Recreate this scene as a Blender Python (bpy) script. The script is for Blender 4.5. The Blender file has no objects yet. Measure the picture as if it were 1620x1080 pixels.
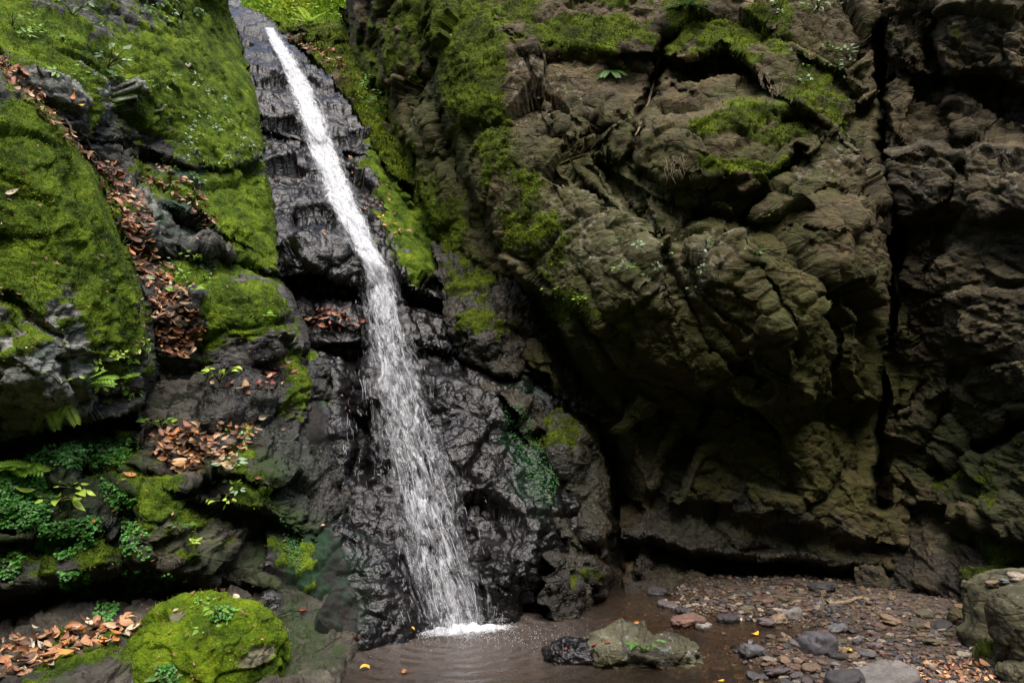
import bpy, math, random
import numpy as np
from mathutils import Vector, Matrix
from mathutils.bvhtree import BVHTree

RNG = np.random.default_rng(11)
random.seed(11)
SC = bpy.context.scene
COL = SC.collection
PITCH = math.atan(150 / 1080)
CAM = np.array([0.0, 0.0, 1.6])
FPX = 1080.0

# ------------------------------------------------------------------ noise
def _h(ix, iy, iz, s):
    with np.errstate(over='ignore'):
        h = (ix.astype(np.uint32) * np.uint32(374761393) + iy.astype(np.uint32) * np.uint32(668265263)
             + iz.astype(np.uint32) * np.uint32(2246822519) + np.uint32((s * 3266489917 + 77) & 0xffffffff))
        h ^= h >> np.uint32(15); h *= np.uint32(2246822519)
        h ^= h >> np.uint32(13); h *= np.uint32(3266489917)
        h ^= h >> np.uint32(16)
    return h

def _v3(h):
    return np.stack([(h & np.uint32(1023)) / 511.5 - 1, ((h >> np.uint32(10)) & np.uint32(1023)) / 511.5 - 1,
                     ((h >> np.uint32(20)) & np.uint32(1023)) / 511.5 - 1], -1)

def perlin(P, seed=0):
    i = np.floor(P).astype(np.int64); f = P - i
    w = f * f * f * (f * (f * 6 - 15) + 10)
    out = np.zeros(P.shape[:-1])
    for dx in (0, 1):
        for dy in (0, 1):
            for dz in (0, 1):
                g = _v3(_h(i[..., 0] + dx, i[..., 1] + dy, i[..., 2] + dz, seed))
                d = f - np.array([dx, dy, dz])
                k = (w[..., 0] if dx else 1 - w[..., 0]) * (w[..., 1] if dy else 1 - w[..., 1]) * (w[..., 2] if dz else 1 - w[..., 2])
                out += k * (g * d).sum(-1)
    return out * 1.3

def fbm(P, f=1.0, o=4, seed=0, gain=.5):
    r = 0; a = 1.0
    for k in range(o):
        r = r + a * perlin(P * f, seed + k * 7); f *= 2.03; a *= gain
    return r

def cells(P, seed):
    i = np.floor(P).astype(np.int64)
    b1 = np.full(P.shape[:-1], 1e9); b2 = b1.copy()
    cc = np.zeros(P.shape); hh = np.zeros(P.shape[:-1], np.uint32)
    for dx in (-1, 0, 1):
        for dy in (-1, 0, 1):
            for dz in (-1, 0, 1):
                c = i + np.array([dx, dy, dz])
                h = _h(c[..., 0], c[..., 1], c[..., 2], seed)
                pos = c + .5 + .48 * _v3(h)
                d = ((P - pos) ** 2).sum(-1)
                m = d < b1
                b2 = np.where(m, b1, np.minimum(b2, d)); b1 = np.where(m, d, b1)
                cc[m] = pos[m]; hh[m] = h[m]
    return np.sqrt(b1), np.sqrt(b2), cc, hh

def facet(P, f, seed, tilt=1.05, off=.55, crack=.25):
    """blocky broken rock: a tilted plane per cell, stepped cell to cell, with cracks between"""
    Q = P * f
    Q = Q + .17 * np.stack([fbm(Q, 1.3, 2, seed + 1), fbm(Q, 1.3, 2, seed + 2), fbm(Q, 1.3, 2, seed + 3)], -1)
    f1, f2, c, h = cells(Q, seed)
    with np.errstate(over='ignore'):
        h2 = h * np.uint32(2654435761)
    r = _v3(h2 ^ (h2 >> np.uint32(16)))
    v = ((Q - c) * r).sum(-1) * tilt + off * r[..., 0]
    return v - crack * np.exp(-((f2 - f1) / .09) ** 2)

def sstep(a, b, x):
    t = np.clip((x - a) / (b - a), 0, 1)
    return t * t * (3 - 2 * t)

# ------------------------------------------------------------------ view geometry (the photo's pixels -> places)
def rays(u, v):
    x = (np.asarray(u, float) - 810) / FPX; y = (540 - np.asarray(v, float)) / FPX
    c, s = math.cos(PITCH), math.sin(PITCH)
    return np.stack([x, c - y * s, s + y * c], -1)

def at(u, v, Y):
    d = rays(u, v)
    return CAM + d * (np.asarray(Y) / d[..., 1])[..., None]

def ground_z(x, y):
    x = np.asarray(x, float); y = np.asarray(y, float)
    P = np.stack([x, y, np.zeros_like(x)], -1)
    sh = x - 1.55 + .35 * (y - 5.3) * 0.3 + .35 * fbm(P, .8, 3, 91)
    puddle = np.exp(-(((x - 1.9) / 1.1) ** 2 + ((y - 6.0 + .12 * (x - 1.9)) / .33) ** 2))
    z = -.24 + .275 * sstep(-.7, .5, sh) + .014 * np.clip(sh, 0, 4) - .09 * puddle
    z = z + .028 * fbm(P, 1.7, 4, 17) + .012 * fbm(P, 7, 3, 23)
    return z

def on_ground(u, v):
    d = rays(u, v); t = (0 - CAM[2]) / d[2]
    for _ in range(8):
        p = CAM + d * t
        t = (float(ground_z(p[0], p[1])) - CAM[2]) / d[2]
    return CAM + d * t

# ------------------------------------------------------------------ mesh helpers
def new_mesh(name, V, F, mat, masks=None, uv=None, smooth=True, parent=None, col=None):
    me = bpy.data.meshes.new(name)
    V = np.asarray(V, np.float32); F = np.asarray(F, np.int32)
    k = F.shape[1]
    me.vertices.add(len(V)); me.vertices.foreach_set('co', V.ravel())
    me.loops.add(F.size); me.loops.foreach_set('vertex_index', F.ravel())
    me.polygons.add(len(F)); me.polygons.foreach_set('loop_start', np.arange(0, F.size, k, dtype=np.int32))
    me.update(calc_edges=True)
    if masks is not None:
        a = me.attributes.new('mask', 'FLOAT_COLOR', 'POINT'); a.data.foreach_set('color', np.asarray(masks, np.float32).ravel())
    if col is not None:
        a = me.attributes.new('tone', 'FLOAT_COLOR', 'POINT'); a.data.foreach_set('color', np.asarray(col, np.float32).ravel())
    if uv is not None:
        l = me.uv_layers.new(name='flow'); l.data.foreach_set('uv', np.asarray(uv, np.float32)[F.ravel()].ravel())
    me.polygons.foreach_set('use_smooth', np.full(len(F), smooth))
    if isinstance(mat, (list, tuple)):
        for m in mat: me.materials.append(m)
    elif mat: me.materials.append(mat)
    o = bpy.data.objects.new(name, me); COL.objects.link(o)
    if parent: o.parent = parent
    return o

def tag(o, label=None, cat=None, group=None, kind=None):
    if label: o['label'] = label
    if cat: o['category'] = cat
    if group: o['group'] = group
    if kind: o['kind'] = kind
    return o

def seg_dist(U, V, pts, closed=False):
    """distance to a polyline, and the sign side (positive: right of the direction of travel, i.e. below for left-to-right)"""
    pts = [np.array(p, float) for p in pts]
    if closed: pts = pts + [pts[0]]
    best = np.full(U.shape, 1e9); side = np.zeros(U.shape)
    for a, b in zip(pts[:-1], pts[1:]):
        d = b - a; L2 = (d * d).sum() + 1e-9
        t = np.clip(((U - a[0]) * d[0] + (V - a[1]) * d[1]) / L2, 0, 1)
        ex = U - a[0] - t * d[0]; ey = V - a[1] - t * d[1]
        q = np.hypot(ex, ey); cr = d[0] * (V - a[1]) - d[1] * (U - a[0])
        m = q < best
        best = np.where(m, q, best); side = np.where(m, np.sign(cr), side)
    return best, side

def in_poly(U, V, pts):
    r = np.zeros(U.shape, bool); n = len(pts); j = n - 1
    for i in range(n):
        xi, yi = pts[i]; xj, yj = pts[j]
        if yi != yj:
            c = ((yi > V) != (yj > V)) & (U < (xj - xi) * (V - yi) / (yj - yi) + xi)
            r ^= c
        j = i
    return r

def tps(ctrl, U, V, lam=2e-3):
    c = np.array(ctrl, float); n = len(c)
    X = c[:, :2] / 500.0; z = c[:, 2]
    def ker(r2): return .5 * r2 * np.log(r2 + 1e-9)
    K = ker(((X[:, None] - X[None]) ** 2).sum(-1)) + lam * np.eye(n)
    A = np.zeros((n + 3, n + 3)); A[:n, :n] = K; A[:n, n] = 1; A[:n, n + 1:] = X; A[n, :n] = 1; A[n + 1:, :n] = X.T
    s = np.linalg.solve(A, np.concatenate([z, [0, 0, 0]]))
    x = U / 500.0; y = V / 500.0
    o = s[n] + s[n + 1] * x + s[n + 2] * y
    for i in range(n): o = o + s[i] * ker((x - X[i, 0]) ** 2 + (y - X[i, 1]) ** 2)
    return o

def blobs(U, V, L):
    m = np.zeros(U.shape)
    for b in L:
        u, v, ru, rv, ang, k = b
        a = math.radians(ang); c, s = math.cos(a), math.sin(a)
        x = ((U - u) * c + (V - v) * s) / ru; y = (-(U - u) * s + (V - v) * c) / rv
        m = np.maximum(m, k * np.exp(-(x * x + y * y) ** 1.5 * .7)) if k > 0 else m + k * np.exp(-(x * x + y * y) ** 1.5 * .7)
    return m

ROCKS = []      # (V, F, N, mask, obj) of every rock surface, for resting things on them

def strata(az, dip, k):
    """rotate so that bedding planes are thin along one axis; k = how much thinner"""
    a, d = math.radians(az), math.radians(dip)
    n = np.array([math.cos(d) * math.cos(a), math.cos(d) * math.sin(a), math.sin(d)])
    t = np.cross(n, [0.3, 1, .2]); t /= np.linalg.norm(t); b = np.cross(n, t)
    return np.stack([n * k, t, b], 0)

def rock_mass(name, poly, ctrl, feats, amps, bed, mats, moss=(), wet=(), alg=(), lich=(), step=2.6, seed=1,
              base=(0, 0, 0, 0), jag=9, puff=.03, thick=1.2, mossbias=0.0, fine=1.0, lump=0.):
    poly = [tuple(p) for p in poly]
    us = [p[0] for p in poly]; vs = [p[1] for p in poly]
    gu = np.arange(min(us) - 6, max(us) + 6, step); gv = np.arange(min(vs) - 6, max(vs) + 6, step)
    U, V = np.meshgrid(gu, gv)
    Y = tps(ctrl, U, V)
    P0 = at(U, V, np.maximum(Y, 2.5))
    wu = U + 14 * fbm(P0, 1.6, 3, seed + 40) + 5 * perlin(P0 * 7, seed + 44)
    wv = V + 14 * fbm(P0, 1.6, 3, seed + 50) + 5 * perlin(P0 * 7, seed + 54)
    for f in feats:
        if f[0] == 'crack':
            d, _ = seg_dist(wu, wv, f[1]); Y = Y + f[3] * np.exp(-(d / f[2]) ** 2)
        elif f[0] == 'round':
            d, _ = seg_dist(U, V, f[1]); t = np.clip(1 - d / f[2], 0, 1); Y = Y + f[3] * t ** 2.4
        elif f[0] == 'step':                     # below the line the face lies d farther, fading back over reach
            d, s = seg_dist(wu, wv, f[1]); sd = d * s
            Y = Y + f[3] * sstep(-f[2], f[2], sd) * np.exp(-np.clip(sd, 0, None) / f[4])
        elif f[0] == 'blob':
            a = math.radians(f[5]); c, s = math.cos(a), math.sin(a)
            x = ((wu - f[1]) * c + (wv - f[2]) * s) / f[3]; y = (-(wu - f[1]) * s + (wv - f[2]) * c) / f[4]
            Y = Y + f[6] * np.exp(-(x * x + y * y) ** 1.4)
    Y = np.maximum(Y, 2.6)
    P = at(U, V, Y)
    du = np.gradient(P, axis=1); dv = np.gradient(P, axis=0)
    N = np.cross(dv, du); N /= np.linalg.norm(N, axis=-1, keepdims=True) + 1e-12
    # keep the displacement from running away on faces seen edge-on
    view = (P - CAM); view /= np.linalg.norm(view, axis=-1, keepdims=True)
    flip = (N * view).sum(-1) > 0
    N[flip] *= -1
    Pb = P @ bed.T
    disp = np.zeros(U.shape)
    for (f, a, sd) in amps:
        disp += a * facet(Pb, f, seed * 13 + sd)
    if lump: disp += lump * fbm(P, 1.6, 3, seed + 81) + .45 * lump * fbm(P, 5.5, 2, seed + 85)
    disp += fine * (.022 * fbm(Pb, 5, 3, seed + 5) + .009 * fbm(P, 18, 3, seed + 6))
    # masks
    bm = blobs(wu, wv, moss)
    m = bm + .42 * fbm(P, 2.2, 4, seed + 7) + .28 * fbm(P, 9, 3, seed + 8) + .22 * (N[..., 2] - .2) + mossbias
    m = sstep(.30, .62, m) * (bm > .05)
    w = np.clip(base[1] + blobs(wu, wv, wet), 0, 1)
    g = np.clip(base[2] + blobs(wu, wv, alg) + .2 * fbm(P, 3, 3, seed + 9), 0, 1)
    l = np.clip(base[3] + blobs(wu, wv, lich), 0, 1)
    pf = puff * (1.0 + .9 * fbm(P, 6, 3, seed + 11) + .5 * fbm(P, 19, 2, seed + 12))
    disp = disp * (1 - .45 * m) + m * pf
    facing = np.clip(-(N * view).sum(-1), 0, 1)
    disp = disp * (.25 + .75 * sstep(.08, .45, facing))
    P = P + N * disp[..., None]
    # outline
    d, _ = seg_dist(U, V, poly, True)
    sd = np.where(in_poly(U, V, poly), d, -d) + jag * fbm(P0, 3.5, 3, seed + 60)
    ok = sd > 0
    q = ok[:-1, :-1] & ok[1:, :-1] & ok[:-1, 1:] & ok[1:, 1:]
    idx = np.arange(U.size).reshape(U.shape)
    F = np.stack([idx[:-1, :-1][q], idx[1:, :-1][q], idx[1:, 1:][q], idx[:-1, 1:][q]], -1)
    used = np.unique(F); rm = np.full(U.size, -1); rm[used] = np.arange(len(used))
    F = rm[F]; Vv = P.reshape(-1, 3)[used]; Nn = N.reshape(-1, 3)[used]
    M = np.stack([m, w, g, l], -1).reshape(-1, 4)[used]
    n0 = len(Vv); F0 = F
    # thickness: the outline runs back into the hill
    e = np.concatenate([F[:, [0, 1]], F[:, [1, 2]], F[:, [2, 3]], F[:, [3, 0]]])
    key = np.sort(e, 1); key = key[:, 0] * n0 + key[:, 1]
    _, inv, cnt = np.unique(key, return_inverse=True, return_counts=True)
    be = e[cnt[inv] == 1]
    bv = np.unique(be); r2 = np.full(n0, -1); r2[bv] = np.arange(len(bv)) + n0
    rd = Vv[bv] - CAM; rd /= np.linalg.norm(rd, axis=1, keepdims=True); back = Vv[bv] + rd * thick
    Vv = np.concatenate([Vv, back]); M = np.concatenate([M, M[bv] * np.array([.3, 1, 1, 1])])
    F = np.concatenate([F, np.stack([be[:, 1], be[:, 0], r2[be[:, 0]], r2[be[:, 1]]], -1)])
    o = new_mesh(name, Vv, F, mats, masks=M)
    ROCKS.append(dict(V=Vv[:n0], F=F0, N=Nn, M=M[:n0], o=o, uv=np.stack([U.ravel()[used], V.ravel()[used]], -1)))
    return o

def boulder(name, c, r, mat, seed=1, n=40, rotz=0., amps=((1.2, .25, 1), (3, .08, 2)), moss=0.0, mask=(0, 0, 0, 0), sq=.75, mossz=None, mossfn=None, reg=True, fine=1.0):
    """a closed stone: cube-sphere, squared a little, broken into facets"""
    V = []; F = []
    lin = np.linspace(-1, 1, n + 1); lin = np.tan(lin * math.pi / 4)
    A, B = np.meshgrid(lin, lin); k = 0
    for ax in range(3):
        for s in (-1, 1):
            p = np.zeros(A.shape + (3,)); p[..., ax] = s; p[..., (ax + 1) % 3] = A * s; p[..., (ax + 2) % 3] = B
            V.append(p.reshape(-1, 3)); idx = np.arange(A.size).reshape(A.shape) + k; k += A.size
            F.append(np.stack([idx[:-1, :-1], idx[:-1, 1:], idx[1:, 1:], idx[1:, :-1]], -1).reshape(-1, 4))
    V = np.concatenate(V); F = np.concatenate(F)
    _, first, inv = np.unique(np.round(V, 5), axis=0, return_index=True, return_inverse=True)
    inv = inv.ravel(); V = V[first]; F = inv[F]
    S = V / np.linalg.norm(V, axis=1, keepdims=True)
    D = np.sign(S) * np.abs(S) ** sq; D /= (np.abs(D) ** 3).sum(1, keepdims=True) ** (1 / 3)
    rr = np.array(r); cz, sz = math.cos(rotz), math.sin(rotz)
    R = np.array([[cz, -sz, 0], [sz, cz, 0], [0, 0, 1]])
    P = D * rr
    s0 = rr.mean()
    disp = np.zeros(len(P))
    for f, a, sd in amps: disp += a * s0 * facet(P / s0 + seed * 3.7, f, seed + sd, crack=.18)
    disp += fine * s0 * (.05 * fbm(P / s0, 2, 3, seed + 9) + .018 * fbm(P / s0, 9, 3, seed + 10))
    N = (D / rr); N /= np.linalg.norm(N, axis=1, keepdims=True)
    P = (P + N * disp[:, None]) @ R.T + np.array(c); N = N @ R.T
    M = np.tile(np.array(mask, float), (len(P), 1))
    if moss > 0:
        m = moss + .35 * fbm(P, 2.5, 3, seed + 3) + .2 * fbm(P, 9, 3, seed + 4) + .5 * (N[:, 2] - .3)
        if mossfn is not None: m = m + mossfn(P, N)
        m = sstep(.3, .6, m); M[:, 0] = m
        P = P + N * (m * .02 * (1 + fbm(P, 7, 3, seed + 5)))[:, None]
    o = new_mesh(name, P, F, mat, masks=M)
    if reg: ROCKS.append(dict(V=P, F=F, N=N, M=M, o=o, uv=None))
    return o
# ------------------------------------------------------------------ materials
class NT:
    def __init__(self, name):
        self.m = bpy.data.materials.new(name); self.m.use_nodes = True
        self.t = self.m.node_tree; self.t.nodes.clear()
        self.out = self.t.nodes.new('ShaderNodeOutputMaterial')
    def n(self, typ, props=None, **inp):
        nd = self.t.nodes.new('ShaderNode' + typ)
        for k, v in (props or {}).items(): setattr(nd, k, v)
        for k, v in inp.items():
            key = int(k[1:]) if k[0] == 'i' and k[1:].isdigit() else k.replace('_', ' ')
            self.set(nd.inputs[key], v)
        return nd
    def set(self, s, v):
        if hasattr(v, 'is_output') or isinstance(v, bpy.types.NodeSocket): self.t.links.new(v, s)
        elif isinstance(v, bpy.types.Node): self.t.links.new(v.outputs[0], s)
        else:
            if isinstance(v, tuple) and len(v) == 3 and s.type == 'RGBA': v = v + (1,)
            s.default_value = v
    def noise(self, co, scale, detail=5, rough=.6, dist=0.):
        return self.n('TexNoise', Vector=co, Scale=scale, Detail=detail, Roughness=rough, Distortion=dist).outputs['Fac']
    def ramp(self, fac, stops, interp='LINEAR'):
        r = self.n('ValToRGB', Fac=fac); cr = r.color_ramp; cr.interpolation = interp
        while len(cr.elements) < len(stops): cr.elements.new(.5)
        for e, (p, c) in zip(cr.elements, stops):
            e.position = p; e.color = (c + (1,)) if isinstance(c, tuple) else (c, c, c, 1)
        return r.outputs['Color']
    def mix(self, f, a, b, mode='MIX'):
        nd = self.n('Mix', dict(data_type='RGBA', blend_type=mode))
        self.set(nd.inputs[0], f); self.set(nd.inputs[6], a); self.set(nd.inputs[7], b)
        return nd.outputs[2]
    def math(self, op, a, b=0., c=0., clamp=False):
        nd = self.n('Math', dict(operation=op, use_clamp=clamp)); self.set(nd.inputs[0], a); self.set(nd.inputs[1], b); self.set(nd.inputs[2], c)
        return nd.outputs[0]
    def mrange(self, v, a, b, c=0., d=1., smooth=True):
        nd = self.n('MapRange', dict(interpolation_type='SMOOTHSTEP' if smooth else 'LINEAR', clamp=True))
        for i, x in enumerate((v, a, b, c, d)): self.set(nd.inputs[i], x)
        return nd.outputs[0]
    def bump(self, h, strength, dist, normal=None):
        nd = self.n('Bump', Strength=strength, Distance=dist, Height=h)
        if normal is not None: self.set(nd.inputs['Normal'], normal)
        return nd.outputs['Normal']
    def done(self, bsdf):
        self.t.links.new(bsdf.outputs[0] if isinstance(bsdf, bpy.types.Node) else bsdf, self.out.inputs['Surface'])
        return self.m

MOSS_BRIGHT = [(.34, (.010, .018, .004)), (.44, (.034, .060, .006)), (.53, (.082, .128, .009)), (.63, (.15, .205, .012)), (.75, (.24, .285, .02))]
MOSS_OLIVE = [(.34, (.012, .014, .004)), (.44, (.030, .040, .006)), (.54, (.072, .100, .007)), (.65, (.13, .172, .009)), (.78, (.20, .24, .014))]

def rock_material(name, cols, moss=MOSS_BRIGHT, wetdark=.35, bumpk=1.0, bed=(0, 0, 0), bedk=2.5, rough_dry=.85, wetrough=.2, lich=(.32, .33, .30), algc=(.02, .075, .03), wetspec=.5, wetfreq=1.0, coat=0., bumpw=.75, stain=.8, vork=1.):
    k = NT(name)
    co = k.n('NewGeometry').outputs['Position']
    mp = k.n('Mapping', Vector=co, Rotation=bed, Scale=(1, 1, bedk)).outputs[0]
    at_ = k.n('Attribute', dict(attribute_name='mask'))
    sp = k.n('SeparateColor', Color=at_.outputs['Color'])
    m, w, g = sp.outputs[0], sp.outputs[1], sp.outputs[2]; l = at_.outputs['Alpha']
    n1 = k.noise(mp, 1.7, 9, .68, .4)
    n2 = k.noise(mp, 8, 7, .7, .3)
    n3 = k.noise(co, 45, 4, .65)
    base = k.ramp(n1, [(.28, cols[0]), (.45, cols[1]), (.6, cols[2]), (.78, cols[3])])
    base = k.mix(.75, base, k.ramp(n2, [(.25, .42), (.5, .95), (.75, 1.5)]), 'MULTIPLY')
    base = k.mix(.6, base, k.ramp(n3, [(.3, .55), (.7, 1.4)]), 'MULTIPLY')
    st = k.noise(k.n('Mapping', Vector=co, Scale=(1.1, 1.1, .3)).outputs[0], 1.3, 6, .62, .8)   # old seep stains running down
    base = k.mix(stain, base, k.ramp(st, [(.34, (.30, .28, .27)), (.5, (.85, .85, .85)), (.66, (1.35, 1.25, 1.1))]), 'MULTIPLY')
    vor = k.n('TexVoronoi', dict(feature='DISTANCE_TO_EDGE'), Vector=k.mix(.08, mp, k.n('TexNoise', Vector=mp, Scale=3., Detail=4.).outputs['Color']), Scale=2.6).outputs['Distance']
    base = k.mix(k.mrange(vor, 0., .035, .6 * vork, 0.), base, (.008, .007, .006))
    # pale lichen / mineral crust spots
    ls = k.mrange(k.math('ADD', k.math('MULTIPLY', k.noise(co, 9, 6, .7), 1.), k.math('MULTIPLY', l, .38)), .72, .84)
    base = k.mix(k.math('MULTIPLY', ls, .8), base, k.mix(n3, lich, tuple(x * .45 for x in lich)))
    # green algae film
    gs = k.mrange(k.math('ADD', k.noise(co, 5, 6, .7), k.math('MULTIPLY', g, .55)), .62, .95)
    base = k.mix(k.math('MULTIPLY', gs, .85), base, k.mix(k.noise(co, 14, 4), tuple(x * .45 for x in algc), algc))
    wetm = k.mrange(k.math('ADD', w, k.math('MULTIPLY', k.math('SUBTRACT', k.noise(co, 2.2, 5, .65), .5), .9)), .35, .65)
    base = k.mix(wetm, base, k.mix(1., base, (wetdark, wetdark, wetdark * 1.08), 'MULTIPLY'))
    # moss
    mn = k.noise(co, 3.2, 8, .72); mf = k.noise(co, 38, 5, .7)
    mc = k.ramp(k.math('ADD', k.math('MULTIPLY', mn, .72), k.math('MULTIPLY', mf, .28)), moss)
    mc = k.mix(.7, mc, k.ramp(k.noise(co, 110, 3, .7), [(.3, .35), (.7, 1.6)]), 'MULTIPLY')
    msk = k.mrange(k.math('ADD', m, k.math('MULTIPLY', k.math('SUBTRACT', k.noise(co, 11, 7, .78), .5), 1.6)), .22, .72)
    base = k.mix(msk, base, mc)
    rough = k.mix(wetm, (rough_dry,) * 3, k.mix(k.mrange(k.noise(co, 3.2, 6, .7), .38, .62), (wetrough * .35,) * 3, (wetrough * 2.1,) * 3))
    rough = k.mix(msk, rough, (.95,) * 3)
    hb = k.math('ADD', k.math('MULTIPLY', n2, .55), k.math('ADD', k.math('MULTIPLY', n3, .14), k.math('MULTIPLY', k.mrange(vor, 0., .05, 0., 1.), .12 * vork)))
    b1 = k.bump(hb, .9 * bumpk, .05)
    b1 = k.bump(k.math('ADD', k.noise(co, 26 * wetfreq, 3, .5), k.math('MULTIPLY', k.noise(co, 90, 2), .25)), k.math('MULTIPLY', k.math('ADD', k.math('MULTIPLY', wetm, bumpw), .25), .9), .03, b1)
    b1 = k.bump(mf, k.math('MULTIPLY', msk, .8), .03, b1)
    spec = k.mix(msk, k.mix(wetm, (.25,) * 3, (wetspec,) * 3), (.12,) * 3)
    p = k.n('BsdfPrincipled', Base_Color=base, Roughness=rough, Normal=b1, Specular_IOR_Level=spec)
    if coat:
        k.set(p.inputs['Coat Weight'], k.math('MULTIPLY', k.math('MULTIPLY', wetm, coat), k.math('SUBTRACT', 1., msk))); p.inputs['Coat Roughness'].default_value = .06; k.set(p.inputs['Coat Normal'], k.bump(k.noise(co, 5, 5, .55), .45, .06))
    return k.done(p)

M_LEFT = rock_material('left_rock', [(.020, .020, .019), (.050, .050, .046), (.085, .083, .075), (.17, .165, .15)], bed=(.5, .6, .2), bedk=3.2)
M_LOW = rock_material('low_rock', [(.017, .0155, .012), (.042, .037, .029), (.074, .065, .049), (.15, .135, .105)], bed=(.3, .5, .1), bedk=2.5, algc=(.03, .055, .012))
M_WET = rock_material('wet_rock', [(.005, .0045, .0045), (.012, .0105, .010), (.023, .020, .019), (.06, .05, .048)], wetdark=.42, bumpk=.2, bed=(.2, .3, 0), bedk=1.6, wetrough=.15, algc=(.012, .045, .018), lich=(.15, .12, .12), wetspec=.28, coat=.0, bumpw=.30, vork=.15)
M_RIGHT = rock_material('right_rock', [(.017, .0125, .0055), (.054, .040, .018), (.104, .079, .038), (.24, .195, .12)], moss=MOSS_OLIVE, bed=(.2, -.5, .3), bedk=2.2, bumpk=1.3, algc=(.060, .064, .012), lich=(.30, .265, .20))
M_GREY = rock_material('grey_rock', [(.015, .012, .006), (.048, .038, .019), (.095, .076, .042), (.22, .19, .125)], moss=MOSS_OLIVE, bed=(.5, -.6, .3), bedk=3.5, bumpk=1.4, algc=(.04, .055, .015))
M_BOULDER = rock_material('boulder_rock', [(.042, .039, .022), (.092, .085, .047), (.15, .137, .082), (.25, .23, .16)], moss=MOSS_OLIVE, bumpk=.8, algc=(.07, .09, .015))

# ------------------------------------------------------------------ the rock masses
FALL = [(425, 45, 13.2, 9), (440, 72, 12.6, 13), (458, 100, 12.0, 17), (478, 145, 11.3, 21), (499, 200, 10.6, 25), (518, 260, 9.8, 26),
        (542, 320, 9.15, 27), (570, 372, 8.65, 25), (590, 415, 8.3, 24), (602, 455, 8.05, 30), (608, 500, 7.85, 36), (615, 550, 7.62, 40),
        (628, 610, 7.35, 46), (643, 670, 7.08, 52), (656, 730, 6.82, 56), (668, 790, 6.58, 58), (682, 850, 6.35, 60), (698, 910, 6.15, 60), (715, 965, 6.0, 55), (722, 1003, 5.92, 50)]
FALL = [(u + (w * .06 if v > 500 else 0), v, Y, w * (1.14 if v > 500 else 1.05)) for u, v, Y, w in FALL]
fa = np.array(FALL)
def fall_at(v):
    return [np.interp(v, fa[:, 1], fa[:, k]) for k in (0, 2, 3)]

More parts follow.
